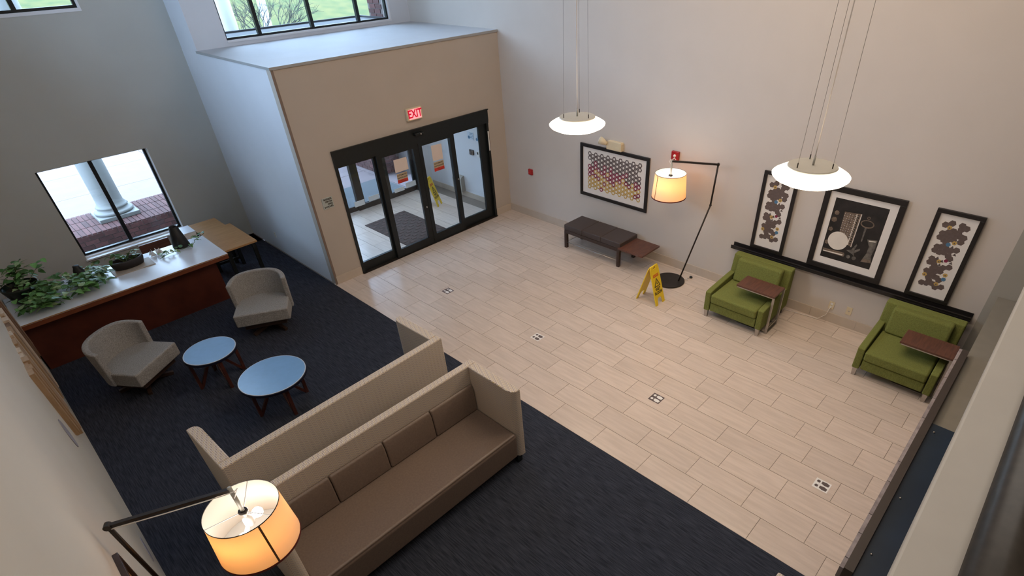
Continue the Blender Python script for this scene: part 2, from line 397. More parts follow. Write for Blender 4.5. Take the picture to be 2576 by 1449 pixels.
# ---- windows
def window(name, x0, x1, z0, z1, y, mulls, fr=.045, dep=.06, sill=None):
    r = sroot(name)
    f = MB().box(x0, x1, y, y + dep, z0, z0 + fr).box(x0, x1, y, y + dep, z1 - fr, z1).box(x0, x0 + fr, y, y + dep, z0 + fr, z1 - fr).box(x1 - fr, x1, y, y + dep, z0 + fr, z1 - fr)
    f.build('frame', black_al, r)
    xs = [x0 + fr] + mulls + [x1 - fr]
    for mx in mulls: box(mx - .028, mx + .028, y - .004, y + dep, z0 + fr, z1 - fr).build('mullion', black_al, r)
    for i in range(len(xs) - 1):
        a = xs[i] + (.028 if i else 0); b = xs[i + 1] - (.028 if i < len(xs) - 2 else 0)
        box(a, b, y + .026, y + .032, z0 + fr, z1 - fr).build('pane', glass_m, r)
    return r
w1 = window('window_1', -2.535, -1.052, .478, 1.868, YB + .13, [-1.835], fr=.034)
box(-1.052, -1.046, YB - .002, YB + .2, .44, 1.868).build('reveal', white_trim, w1)
MB().box(-2.55, -1.04, YB - .035, YB + .14, .44, .462).box(-2.53, -1.052, YB + .06, YB + .131, .462, .480).build('sill', white_trim, w1)
w2 = window('window_2', -2.535, -1.075, 3.80, 6.2, YB + .05, [-1.78], fr=.035)  # unseen upper part stretched upward to let in more sky light
MB().box(-1.075, -1.05, YB - .002, YB + .2, 3.76, 6.2).box(-2.535, -1.05, YB - .01, YB + .2, 3.76, 3.80).build('sill', white_trim, w2)
w3 = window('window_3', .50, 3.50, 3.25, 6.3, YU + .05, [1.06, 1.985, 2.885], fr=.03)  # top raised out of view so more sky light enters
MB().box(3.50, 3.53, YU - .002, YU + .13, 3.24, 6.3).box(.50, 3.53, YU - .012, YU + .05, 3.222, 3.25).build('sill', white_trim, w3)

w4 = sroot('added_window')          # high side window added out of view to bring daylight to the left
for i in range(2):
    a = 4.55 + i * 1.525; f4 = MB()
    f4.box(XL - .12, XL - .06, a, a + 1.525, 3.7, 3.75).box(XL - .12, XL - .06, a, a + 1.525, 5.4, 5.45).box(XL - .12, XL - .06, a, a + .05, 3.75, 5.4).box(XL - .12, XL - .06, a + 1.475, a + 1.525, 3.75, 5.4)
    f4.build('frame', black_al, w4); box(XL - .093, XL - .087, a + .05, a + 1.475, 3.75, 5.4).build('pane', glass_m, w4)
# ---- inner sliding door
d1 = sroot('door_1')
MB().box(.505, 3.54, YV - .035, YV + .10, 1.80, 1.995).box(.50, 3.545, YV - .05, YV - .035, 1.985, 2.0).box(.505, 3.54, YV - .03, YV + .08, 1.765, 1.80).build('header', black_al, d1)
for a, b in ((.505, .55), (3.495, 3.54)): box(a, b, YV - .02, YV + .10, 0, 1.80).build('jamb', black_al, d1)
def door_panel(x0, x1, gx0, gx1, gz0, gz1, y, root=None, top=1.77, d=.045):
    f = MB().box(x0, gx0, y, y + d, .012, top).box(gx1, x1, y, y + d, .012, top).box(gx0, gx1, y, y + d, .012, gz0).box(gx0, gx1, y, y + d, gz1, top)
    p = f.build('door_panel', black_al, root or d1)
    box(gx0, gx1, y + .02, y + .026, gz0, gz1).build('pane', glass_m, p)
    return p
door_panel(.55, 1.235, .55 + .005, 1.165, .165, 1.73, YV + .025)
door_panel(2.665, 3.495, 2.75, 3.338, .18, 1.73, YV + .025)
pl = door_panel(1.195, 1.985, 1.285, 1.885, .145, 1.71, YV - .028)
pr_ = door_panel(1.990, 2.735, 2.06, 2.645, .16, 1.71, YV - .028)
MB().tube([(1.945, YV - .030, .70), (1.945, YV - .045, .70)], .013, 10).build('lock', chrome, pl, smooth=True)
MB().tube([(2.705, YV - .030, .98), (2.705, YV - .045, .98)], .010, 10).build('lock', chrome, pr_, smooth=True)
sens = MB().box(1.93, 2.10, YV - .10, YV - .036, 1.90, 1.945)
se = sens.build('sensor', black_al, d1, bevel=.01); MB().ball((2.035, YV - .10, 1.92), .013).build('lens', chrome, se, smooth=True)
box(.5, 3.545, YV - .045, YV + .08, .0005, .010).build('threshold', dark_steel, d1)
box(3.505, 3.527, YV - .026, YV - .019, 1.28, 1.62).build('door_label', white_pl, d1)
# ---- outer door line
d2 = sroot('door_2')
YO = 8.34
MB().box(.3, 3.46, YO - .03, YO + .06, 1.98, 2.1).build('header', black_al, d2)
for a, b in ((.3, .36), (3.40, 3.46)): box(a, b, YO - .02, YO + .06, 0, 1.98).build('jamb', black_al, d2)
door_panel(.36, 1.16, .42, 1.10, .115, 1.92, YO, d2, 1.98)
door_panel(1.16, 2.00, 1.20, 1.92, .115, 1.92, YO + .02, d2, 1.98)
door_panel(1.92, 2.66, 2.08, 2.56, .115, 1.92, YO - .02, d2, 1.98)
door_panel(2.67, 3.40, 2.76, 3.34, .105, 1.92, YO + .02, d2, 1.98)

# ------------------------------------------------------------------ outdoors
pv = sroot('pavement')
box(-40, 40, 8.6, 20, -.10, -.012).build('slab_bed', conc, pv)
pc = {}
for i in range(-5, 6):
    for j in range(6):
        x0, y0 = i * 1.5 - .4, 8.6 + j * 1.9
        MB().box(-.744, .744, -.944, .944, -.02, 0).build('slab', conc, pv, loc=(x0, y0 + .95, 0))
lg = thing('brick_ledge', 'low red brick porch wall carrying the white column outside the lower window', 'ledge', (-1.6, 10.79, 0))
box(-3.0, 3.0 - .6, -.595, .595, 0, .435).build('mortar_core', mortar, lg)
bt = MB().box(-.034, .034, -.1925, .1925, -.018, .018).mesh('brick', brick_m)
bf = MB().box(-.1, .1, -.012, .012, -.0335, .0335).mesh('brick', brick_m)
for i in range(30):
    for j in range(3):
        link('brick', bt, lg, loc=(-1.35 + i * .079, -.405 + j * .405, .436))
for j in range(5):
    for i in range(12):
        link('brick', bf, lg, loc=(-1.4 + i * .213 + (.106 if j % 2 else 0), -.597, .395 - j * .078))
cl = thing('porch_column', 'round white column with moulded square base on the brick ledge outside', 'column', (-1.64, 10.86, .455))
box(-.33, .33, -.33, .33, 0, .07).build('plinth', col_white, cl, bevel=.008)
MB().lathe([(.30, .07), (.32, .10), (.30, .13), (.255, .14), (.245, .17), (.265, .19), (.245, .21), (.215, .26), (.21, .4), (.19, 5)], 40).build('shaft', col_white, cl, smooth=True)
for x, y, r, lb in ((2.28, 12.9, .165, 'tall white porch column behind the first pane of the big upper window'), (5.31, 18.0, .125, 'farther white porch column behind the second pane of the big upper window')):
    t = thing('porch_column', lb, 'column', (x, y, 0))
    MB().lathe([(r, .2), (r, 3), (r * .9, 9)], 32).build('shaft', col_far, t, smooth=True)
    box(-r * 1.4, r * 1.4, -r * 1.4, r * 1.4, 0, .2).build('plinth', col_white, t)
rf = thing('canopy_roof', 'flat grey entrance canopy roof below the big upper window', 'roof', (0, 0, 0))
box(.3, 3.90, 8.53, 10.1, 3.06, 3.17).build('deck', roof_m, rf); box(3.90, 3.95, 8.53, 10.1, 3.0, 3.20).build('edge', roof_m, rf); box(.3, 3.95, 10.1, 10.16, 3.0, 3.20).build('edge', roof_m, rf)
pier = thing('brick_pier', 'red brick pier beside the last pane of the big upper window', 'pier', (4.32, 9.55, 0))
box(-.36, .36, -.26, .26, 0, 7).build('mortar_core', mortar, pier)
bp1 = MB().box(-.1, .1, -.012, .012, -.036, .036).mesh('brick', brick_m); bp2 = MB().box(-.012, .012, -.1, .1, -.036, .036).mesh('brick', brick_m)
for j in range(24):
    z = 3.04 + j * .084
    for i in range(3): link('brick', bp1, pier, loc=(-.235 + i * .215 + (.05 if j % 2 else 0), -.262, z))
    for i in range(2): link('brick', bp2, pier, loc=(-.362, -.13 + i * .215 + (.05 if j % 2 else 0), z))
bl = thing('brick_wall', 'red brick wall beyond the outer glass doors', 'wall', (3.75, 9.9, 0))
box(-.28, .3, -.1, 3.0, 0, 2.7).build('mortar_core', mortar, bl)
bw = MB().box(-.1, .1, -.012, .012, -.034, .034).mesh('brick', brick_m); bw2 = MB().box(-.012, .012, -.1, .1, -.034, .034).mesh('brick', brick_m)
for j in range(18):
    for i in range(2): link('brick', bw, bl, loc=(-.17 + i * .215 + (.06 if j % 2 else 0), -.102, .05 + j * .08))
    for i in range(8): link('brick', bw2, bl, loc=(-.282, .02 + i * .215 + (.1 if j % 2 else 0), .05 + j * .08))
tag(box(1.2, 3.3, 8.65, 9.75, 0, .012).build('door_mat', mat_out), 'grey outdoor mat just outside the outer glass doors', 'mat')
hill = MB(); NX, NY = 16, 18
hv = [(-50 + 8 * i, 18.5 + 5 * j, -.1 + max(0, j - 0.) * 1.15 + random.uniform(-.12, .12)) for j in range(NY) for i in range(NX)]
hill.add(hv, [(j * NX + i, j * NX + i + 1, (j + 1) * NX + i + 1, (j + 1) * NX + i) for j in range(NY - 1) for i in range(NX - 1)])
o = hill.build('hill', grass_m, smooth=True); o['kind'] = 'structure'
tr = thing('bare_tree', 'bare branching tree on the green slope outside the big upper window', 'tree', (4.45, 16.2, 0))
def branch(mb, p, d, L, r, n):
    q = p + d * L; mid = p + d * L * .5 + Vector((random.uniform(-1, 1), random.uniform(-1, 1), 0)) * L * .06
    mb.tube([p, mid, q], [r, r * .85, r * .65], 5, caps=False)
    if n == 0: return
    for _ in range(3):
        e = (d + Vector((random.uniform(-1, 1), random.uniform(-1, 1), random.uniform(-.35, .7))) * .75).normalized()
        branch(mb, p + d * L * random.uniform(.55, 1), e, L * random.uniform(.6, .8), r * .62, n - 1)
MB().tube([(0, 0, 0), (0, 0, 1.7)], [.08, .05], 8).build('trunk', bark, tr, smooth=True)
bm_ = MB()
for a in range(5): branch(bm_, Vector((0, 0, 1.6)), Vector((math.cos(a * 1.26 + .5) * .5, math.sin(a * 1.26) * .3, .75)).normalized(), .85, .022, 4)
bm_.build('branches', bark, tr)

# ------------------------------------------------------------------ vestibule contents
rg = thing('entrance_mat', 'brown basket-weave entrance mat on the vestibule floor', 'mat', (2.05, 6.91, 0))
box(-.46, .46, -.71, .70, 0, .010).build('mat_base', mat_rug, rg)
rb = MB()
for i in range(9):
    for j in range(14):
        cx, cy = -.40 + i * .1, -.65 + j * .1
        if (i + j) % 2: rb.box(cx - .043, cx + .043, cy - .028, cy + .028, .010, .014)
rbo = rb.build('rib_pattern', mat_rib, rg); rbo['kind'] = 'stuff'

def wet_sign(loc, rotz, label):
    t = thing('caution_sign', label, 'caution sign', loc, rotz, 'folding wet floor signs')
    H, D, L = .565, .172, .59
    for s in (-1, 1):
        O = Vector((0, s * D, 0)); V = Vector((0, -s * D / L, H / L)); U = Vector((-s, 0, 0))   # outward normal U x V
        w0, w1 = .113, .100
        pts = [(-w0, 0), (-w0 + .055, 0), (-w0 + .062, .08), (-.03, .105), (.03, .105), (w0 - .062, .08), (w0 - .055, 0), (w0, 0), (w1, L - .03), (w1 - .02, L), (.035, L), (.03, L - .045), (-.03, L - .045), (-.035, L), (-w1 + .02, L), (-w1, L - .03)]
        f = MB().poly(pts, O, U, V, .012).build('leaf', yellow, t)
        N = U.cross(V).normalized(); P = lambda u, v, h=.0125: O + U * u + V * v + N * h
        MB().poly([(-.066, L - .165), (.066, L - .165), (.066, L - .125), (-.066, L - .125)], P(0, 0), U, V, .001).build('red_band', red_ink, f)
        tri = [(-.075, .275), (.075, .275), (0, .41)]; tin = [(-.052, .288), (.052, .288), (0, .382)]
        MB().poly(tri, P(0, 0), U, V, .001).build('warning_triangle', black_ink, f)
        MB().poly(tin, P(0, 0, .0136), U, V, .0006).build('warning_triangle', yellow, f)
        fig = MB().poly([(-.006, .355), (.006, .355), (.006, .367), (-.006, .367)], P(0, 0, .0143), U, V, .0006).poly([(-.02, .318), (.012, .35), (.004, .354), (-.006, .340), (-.024, .326)], P(0, 0, .0143), U, V, .0006).poly([(.0, .340), (.026, .300), (.018, .296), (-.008, .328)], P(0, 0, .0143), U, V, .0006)
        fig.build('slipping_figure', black_ink, f)
        rm = Matrix((U, V, N)).transposed().to_euler()
        text('CAUTION', .032, P(0, L - .145, .0142), rm, yellow, f)
        text('WET', .062, P(0, .235, .013), rm, black_ink, f, sx=.9, bold=.002); text('FLOOR', .062, P(0, .180, .013), rm, black_ink, f, sx=.9, bold=.002)
    MB().tube([(-.09, 0, H - .004), (.09, 0, H - .004)], .011, 10).build('hinge', yellow, t, smooth=True)
    return t
wet_sign((2.85, 1.782, 0), 0, 'yellow wet floor sign standing before the round base of the tall lamp')
wet_sign((3.085, 7.42, 0), .50, 'yellow wet floor sign inside the glass entrance vestibule')
def flat_paper(name, label, cat, q, m, group=None, y=YV - .0075, t=.001):
    o = MB().poly(q, (0, y - 0, 0), (1, 0, 0), (0, 0, 1), t).build(name, m); return tag(o, label, cat, group)
yg = YV - .028 + .0185
def on_glass(name, label, cat, q, m): return flat_paper(name, label, cat, q, m, None, yg, .001)
on_glass('paper_notice', 'blank pale paper taped on the sliding door pane by the mat', 'notice', [(1.488, 1.412), (1.745, 1.416), (1.741, 1.613), (1.494, 1.619)], paper_pink)
on_glass('paper_notice', 'tall blank paper taped on the sliding door pane by the yellow sign', 'notice', [(2.245, 1.408), (2.458, 1.40), (2.466, 1.652), (2.248, 1.665)], paper_pink)
for x0, x1, z, lb in ((1.50, 1.70, 1.39, 'automatic door warning decal under the shorter paper notice'), (2.246, 2.46, 1.385, 'automatic door warning decal under the taller paper notice')):
    t = thing('door_decal', lb, 'decal', ((x0 + x1) / 2, yg, z), 0, 'warning decals on the sliding doors')
    hw_ = (x1 - x0) / 2
    MB().poly([(-hw_, -.10), (hw_, -.10), (hw_, 0), (-hw_, 0)], (0, 0, 0), (1, 0, 0), (0, 0, 1), .001).build('decal_face', sign_tan, t)
    MB().poly([(-hw_, -.155), (hw_, -.155), (hw_, -.10), (-hw_, -.10)], (0, 0, 0), (1, 0, 0), (0, 0, 1), .001).build('red_band', red_ink, t)
    text('AUTOMATIC', .032, (0, -.0016, -.030), RY, black_ink, t, ext=.0003, bold=.001); text('CAUTION DOOR', .032, (0, -.0016, -.073), RY, black_ink, t, sx=.8, ext=.0003, bold=.001)
    text('KEEP', .024, (-.02, -.0016, -.117), RY, black_ink, t, ext=.0003); text('MOVING', .024, (.02, -.0016, -.140), RY, black_ink, t, ext=.0003)
for i, (a, b, z0, z1, lb) in enumerate(((1.84, 2.07, .11, .22, 'white paper sheet low on the outer door stile'), (2.17, 2.42, .13, .23, 'white paper sheet low on the pane beside the outer stile'), (2.80, 3.05, .12, .20, 'crumpled white sheet low on the farther outer door'), (3.10, 3.36, .14, .25, 'folded white sheet at the corner of the farther outer door'))):
    flat_paper('paper_sheet', lb, 'paper', [(a, z0), (b, z0), (b, z1), (a, z1)], white_pl, 'paper sheets on the outer doors', YO - .024, .002)
# wall fixtures inside the vestibule (wall x = 3.85)
def wallbox_x(name, label, cat, y0, y1, z0, z1, d, m, x=3.85, bevel=.004, group=None):
    return tag(box(x - d, x, y0, y1, z0, z1).build(name, m, bevel=bevel), label, cat, group)
for (a, b, z0, z1, lb) in ((6.75, 6.93, 1.24, 1.385, 'pale blue notice with emblem high on the vestibule wall'), (6.56, 6.68, 1.24, 1.36, 'second pale blue notice cut off by the door jamb')):
    t = thing('wall_notice', lb, 'notice', (3.849, (a + b) / 2, (z0 + z1) / 2), 0, 'notices on the vestibule wall')
    hy, hz = (b - a) / 2, (z1 - z0) / 2
    box(-.004, 0, -hy, hy, -hz, hz).build('notice_face', rim_pale, t)
    ln = MB()
    for k in range(4): ln.box(-.0052, -.004, -hy * .85, hy * .3, hz * .75 - k * hz * .38 - .008, hz * .75 - k * hz * .38)
    ln.build('print_lines', art_blue, t)
    em = MB().lathe([(.030, 0), (.030, .001)], 16).build('emblem', art_blue, t, loc=(-.0045, hy * .55, -hz * .45)); em.rotation_euler = (0, -PI / 2, 0)
t = thing('door_keypad', 'black access keypad on the vestibule wall', 'keypad', (3.85, 6.85, .995))
box(-.03, 0, -.06, .06, -.05, .05).build('housing', black_al, t, bevel=.006); box(-.033, -.03, -.055, -.02, -.045, .04).build('reader', art_mid, t); box(-.034, -.03, .005, .05, -.03, .03).build('screen', art_grey, t)
t = thing('soap_dispenser', 'white hand sanitizer dispenser with dark window beside the keypad', 'dispenser', (3.85, 6.60, 1.01))
box(-.07, 0, -.045, .045, -.06, .06).build('housing', white_pl, t, bevel=.012); box(-.072, -.069, -.02, .02, .0, .045).build('window', black_al, t)
t = thing('wall_heater', 'grey wall box with sloped top low on the vestibule wall', 'heater', (3.85, 7.36, .11))
MB().poly([(0, 0), (-.10, 0), (-.10, .27), (-.06, .32), (0, .33)], (0, .14, 0), (1, 0, 0), (0, 0, 1), .28).build('housing', shade_box_taupe, t, bevel=.004)
gr_ = MB()
for k in range(5): gr_.box(-.104, -.10, -.11, .11, .04 + k * .04, .055 + k * .04)
gr_.build('grille', rail_m, t)

# ------------------------------------------------------------------ signs on the vestibule front
t = thing('exit_sign', 'lit red EXIT sign in ivory housing above the sliding door', 'exit sign', (2.02, YV, 2.223))
box(-.145, .145, -.05, 0, -.09, .09).build('housing', ivory, t, bevel=.006)
box(-.112, .118, -.053, -.05, -.074, .074).build('lit_face', exit_glow, t)
text('EXIT', .165, (.003, -.0545, 0), RY, exit_red, t, sx=.78, ext=.001, bold=.004)
t = thing('business_sign', 'small grey plaque reading BUSINESS CENTER OPEN 24 HOURS', 'sign', (.255, YV, 1.302))
box(-.085, .085, -.008, 0, -.082, .082).build('plaque', grey_sign, t)
for k, (s_, xo, al) in enumerate((('BUSINESS', .072, 'RIGHT'), ('CENTER', .072, 'RIGHT'), ('OPEN', .072, 'RIGHT'), ('24 HOURS', .072, 'RIGHT'))):
    text(s_, .036, (xo, -.009, .056 - k * .037), RY, black_ink, t, align=al, sx=.86, ext=.0005, bold=.0012)
t = thing('floor_outlet', 'white wall outlet low on the vestibule side wall', 'outlet', (.021, 7.9, .30))
box(-.006, 0, -.035, .035, -.055, .055).build('cover_plate', white_pl, t); MB().box(-.008, -.006, -.015, .015, .01, .035).box(-.008, -.006, -.015, .015, -.035, -.01).build('socket', ivory, t)

# ------------------------------------------------------------------ right wall: alarm devices, art, ledge, outlets
t = thing('fire_pull', 'small red fire alarm pull station on the wall near the corner', 'fire alarm', (XR, 5.295, .895))
box(-.035, 0, -.048, .048, -.052, .052).build('housing', red_pl, t, bevel=.006); box(-.045, -.035, -.035, .035, -.02, .002).build('pull_handle', red_ink, t); box(-.036, -.035, -.03, .03, .012, .036).build('label_plate', red_ink, t)
t = thing('fire_strobe', 'red fire alarm strobe on the wall above the tall lamp', 'fire alarm', (XR, 2.242, 1.765))
box(-.04, 0, -.062, .062, -.055, .07).build('housing', red_pl, t, bevel=.006)
MB().poly([(-.035, -.045), (.0, -.01), (.035, -.045), (.02, -.048), (0, -.028), (-.02, -.048)], (-.0415, 0, 0), (0, 1, 0), (0, 0, 1), -.002).build('strobe_lens', white_pl, t); MB().ball((-.042, 0, .01), .022).build('strobe_lens', white_pl, t, smooth=True)
t = thing('emergency_light', 'ivory emergency light box with swivel lamp head above the hexagon picture', 'emergency light', (XR, 3.335, 1.715))
MB().poly([(-.145, -.06), (.15, -.06), (.16, .02), (.13, .075), (-.13, .075), (-.145, .05)], (-.075, 0, 0), (0, 1, 0), (0, 0, 1), .075).build('housing', ivory, t, bevel=.008)
MB().tube([(-.09, .13, .03), (-.10, .20, .055), (-.11, .245, .07)], [.025, .05, .062], 16).build('lamp_head', ivory, t, smooth=True)
MB().tube([(-.112, .246, .0705), (-.115, .256, .073)], [.054, .052], 16).build('lamp_lens', white_pl, t, smooth=True)
box(-.079, -.075, -.12, -.03, -.045, .005).build('cover', ivory, t, bevel=.003)

U_, V_ = Vector((0, -1, 0)), Vector((0, 0, 1))      # picture plane on the right wall (u to the viewer's right)
def frame(name, label, y0, y1, z0, z1, wd, cat='picture', group=None, x=XR, d=.03):
    t = thing(name, label, cat, (x, (y0 + y1) / 2, (z0 + z1) / 2), 0, group)
    hy, hz = (y1 - y0) / 2, (z1 - z0) / 2
    MB().box(-d, 0, -hy, hy, hz - wd, hz).box(-d, 0, -hy, hy, -hz, -hz + wd).box(-d, 0, -hy, -hy + wd, -hz + wd, hz - wd).box(-d, 0, hy - wd, hy, -hz + wd, hz - wd).build('frame', frame_m, t, bevel=.003)
    box(-.010, -.002, -hy + wd, hy - wd, -hz + wd, hz - wd).build('mat_board', mat_paper, t)
    return t, (y0 + y1) / 2, (z0 + z1) / 2
def hexpts(cy, cz, r, rot=0, n=6): return [(cy + r * math.cos(rot + 2 * PI * k / n), cz + r * math.sin(rot + 2 * PI * k / n)) for k in range(n)]
def prnt(t, cy, cz, layers, mats, name='print'):
    """layers: list of (material index, polygon in wall (y,z), depth step); flat print on the mat board."""
    mb = MB()
    for k, pts, h in layers:
        mb.k = k; mb.poly([(-(y - cy), z - cz) for y, z in pts], (-.0101 - .0006 * h, 0, 0), (0, -1, 0), (0, 0, 1), .0006)
    mb.k = max(mb.m) if mb.m else 0
    return mb.build(name, mats, t)
# honeycomb picture
t, cy, cz = frame('honeycomb_picture', 'wide framed honeycomb print in grey crimson and ochre above the bench', 2.68, 4.068, .772, 1.648, .052)
lay = []; rr = random.Random(3)
for c in range(17):
    y = 3.872 - c * .0634
    for r in range(9 if c % 2 == 0 else 8):
        z = 1.500 - r * .0698 - (.035 if c % 2 else 0)
        f = (1.5 - z) / .56 + rr.uniform(-.16, .16) + (.10 if c < 3 else 0) - (.08 if c > 12 else 0)
        if (c == 0 and r == 2) or (c == 16 and r in (2,)): continue
        k = 0 if f < .42 else 1 if f < .62 else 2
        if k == 2 and rr.random() < .07: k = 1
        lay.append((k, hexpts(y, z, .0402), 0)); lay.append((3, hexpts(y, z, .0205, .3), 1.2))
        if k == 2 and rr.random() < .10: lay.append((0, hexpts(y + .02, z + .035, .011), 1.4))
prnt(t, cy, cz, lay, [art_grey, art_crim, art_ochre, mat_paper])
# picture ledge
t = thing('picture_ledge', 'long black picture ledge on the wall carrying three framed prints', 'shelf', (XR, -.40, .70))
MB().box(-.10, 0, -1.52, 1.52, -.03, -.008).box(-.10, -.088, -1.52, 1.52, -.008, .022).box(-.012, 0, -1.52, 1.52, -.008, .04).build('shelf', frame_m, t, bevel=.003)
HEX = [(-1.299, 1.677), (-1.357, 1.707), (-1.456, 1.703), (-1.46, 1.661), (-1.503, 1.682), (-1.304, 1.576), (-1.295, 1.528), (-1.352, 1.599), (-1.394, 1.624), (-1.447, 1.618), (-1.346, 1.552), (-1.383, 1.572), (-1.433, 1.578), (-1.475, 1.581), (-1.513, 1.575), (-1.341, 1.505), (-1.381, 1.517), (-1.427, 1.531), (-1.503, 1.522), (-1.375, 1.47), (-1.306, 1.412), (-1.298, 1.367), (-1.348, 1.42), (-1.396, 1.412), (-1.348, 1.355), (-1.39, 1.364), (-1.445, 1.399), (-1.497, 1.42), (-1.446, 1.334), (-1.471, 1.305), (-1.304, 1.26), (-1.297, 1.214), (-1.341, 1.243), (-1.352, 1.189), (-1.402, 1.158), (-1.446, 1.183), (-1.499, 1.205), (-1.35, 1.15), (-1.303, 1.104), (-1.34, 1.087), (-1.386, 1.113), (-1.434, 1.13), (-1.344, 1.029), (-1.383, 1.053), (-1.424, 1.048), (-1.366, .987), (-1.301, .943), (-1.354, .953), (-1.456, 1.024), (-1.407, .962), (-1.45, .927), (-1.506, .948)]
ACC = [(2, -1.347, 1.655), (3, -1.4, 1.464), (2, -1.451, 1.497), (4, -1.448, 1.442), (4, -1.498, 1.365), (4, -1.355, 1.281), (2, -1.382, 1.247), (4, -1.409, 1.256), (4, -1.4, 1.205), (5, -1.445, 1.273), (4, -1.499, 1.258), (2, -1.297, 1.052), (2, -1.497, 1.103), (3, -1.497, 1.049), (4, -1.351, .926), (2, -1.447, .971)]
def cluster(t, cy, cz, dy):
    lay = [(1, hexpts(y + dy, z, .038, .1), i * .02) for i, (y, z) in enumerate(HEX)]
    for k, y, z in ACC:
        lay.append((k, hexpts(y + dy, z, .026 if k in (2, 3) else .022, -.5 if k == 4 else 0, 3 if k == 4 else 6), 1.3))
        if k == 2: lay.append((4, hexpts(y + dy, z - .004, .013, -.5, 3), 2.2))
    prnt(t, cy, cz, lay, [mat_paper, art_brown, art_ochre, art_blue, art_grey, art_crim])
t, cy, cz = frame('hexagon_picture', 'narrow framed taupe hexagon print beside the lamp, half behind the larger pendant', .395, .865, .748, 1.848, .046, group='narrow hexagon prints on the ledge', x=XR - .014)
cluster(t, cy, cz, 2.035)
t, cy, cz = frame('hexagon_picture', 'narrow framed taupe hexagon print at the ledge end above the farther-down green chair', -1.636, -1.170, .748, 1.848, .046, group='narrow hexagon prints on the ledge', x=XR - .014)
cluster(t, cy, cz, 0)
t, cy, cz = frame('still_life_picture', 'large framed sepia still life of abacus, key and glass jug in cream mat', -.872, .048, .748, 1.848, .068, x=XR - .014)
lay = [(1, [(-.093, 1.705), (-.713, 1.705), (-.713, .909), (-.093, .909)], 0)]
lay.append((2, [(-.237, 1.555), (-.436, 1.572), (-.430, 1.134), (-.345, 1.16), (-.243, 1.25)], 1))
lay.append((3, [(-.376, 1.56), (-.386, 1.56), (-.384, 1.15), (-.374, 1.15)], 2)); lay.append((3, [(-.428, 1.57), (-.437, 1.57), (-.430, 1.134), (-.422, 1.134)], 2))
for i in range(6):
    for j in range(13):
        y, z = -.252 - i * .030 - .002 * j * 0, 1.532 - j * .031
        if y < -.36 and i < 5: y -= .0
        if z < 1.25 + (.0 if y < -.3 else .06): continue
        lay.append((4 if i < 4 else 1, hexpts(y, z, .0085), 2.2)); lay.append((3, hexpts(y + .004, z + .004, .0045), 2.8))
for j in range(13): lay.append((1, hexpts(-.405, 1.545 - j * .031, .010), 2.4))
lay.append((3, hexpts(-.255, 1.169, .122, 0, 28), 3))
ring = [( -.528 + .080 * math.cos(a), 1.468 + .050 * math.sin(a)) for a in [2 * PI * k / 20 for k in range(20)]]
inn = [( -.528 + .066 * math.cos(a), 1.470 + .038 * math.sin(a)) for a in [2 * PI * k / 20 for k in range(20)]]
lay += [(2, ring, 2), (1, inn, 3), (2, hexpts(-.523, 1.545, .019, 0, 12), 2), (1, hexpts(-.523, 1.545, .011, 0, 12), 3), (5, [(-.512, 1.42), (-.535, 1.42), (-.530, 1.24), (-.516, 1.24)], 2.5)]
lay += [(2, [(-.100, 1.030), (-.370, 1.036), (-.382, 1.01), (-.376, .982), (-.112, .985)], 2), (3, [(-.11, 1.0), (-.36, 1.01), (-.36, .992), (-.112, .99)], 3)]
lay += [(5, [(-.385, 1.08), (-.44, 1.10), (-.48, 1.19), (-.492, 1.18), (-.475, 1.10), (-.535, 1.145), (-.54, 1.12), (-.485, 1.065), (-.50, 1.02), (-.47, 1.045), (-.43, 1.06)], 2), (5, hexpts(-.43, 1.0, .024, 0, 12), 2), (5, hexpts(-.50, 1.0, .026, 0, 12), 2)]
lay += [(5, [(-.580, 1.285), (-.694, 1.300), (-.697, 1.205), (-.684, 1.095), (-.706, .995), (-.586, .98), (-.622, 1.106), (-.624, 1.20)], 2), (2, [(-.60, 1.03), (-.69, 1.03), (-.70, .995), (-.59, .985)], 3), (3, [(-.600, 1.275), (-.68, 1.285), (-.68, 1.272), (-.61, 1.262)], 3)]
lay += [(6, hexpts(-.15, 1.52, .03, .3, 7), 1), (6, hexpts(-.14, 1.43, .035, .1, 7), 1), (6, hexpts(-.13, 1.30, .03, .6, 5), 1), (6, hexpts(-.13, 1.12, .03, .3, 6), 1)]
prnt(t, cy, cz, lay, [mat_paper, art_dark, art_mid, art_light, art_grey, art_glass, art_mid])
for i, (y, lb) in enumerate(((-.415, 'ivory wall outlet with a plugged pale cord between the green chairs'), (-.646, 'ivory cable plate beside the plugged outlet between the green chairs'))):
    t = thing('wall_outlet', lb, 'outlet', (XR, y, .25))
    box(-.007, 0, -.036, .036, -.058, .058).build('cover_plate', ivory, t, bevel=.002)
    if i == 0: MB().box(-.010, -.007, -.016, .016, .008, .038).box(-.010, -.007, -.016, .016, -.038, -.008).build('socket', white_pl, t)
    else: MB().tube([(-.007, 0, 0), (-.014, 0, 0)], .008, 8).build('jack', chrome, t)
c = MB(); c.tube([(XR - .01, -.415, .23), (XR - .05, -.41, .20), (XR - .03, -.39, .10), (XR - .06, -.30, .012), (XR - .09, .02, .008), (XR - .14, .28, .008)], .004, 6)
tag(c.build('power_cord', cord_m, smooth=True), 'thin pale power cord running from the outlet along the baseboard', 'cord')

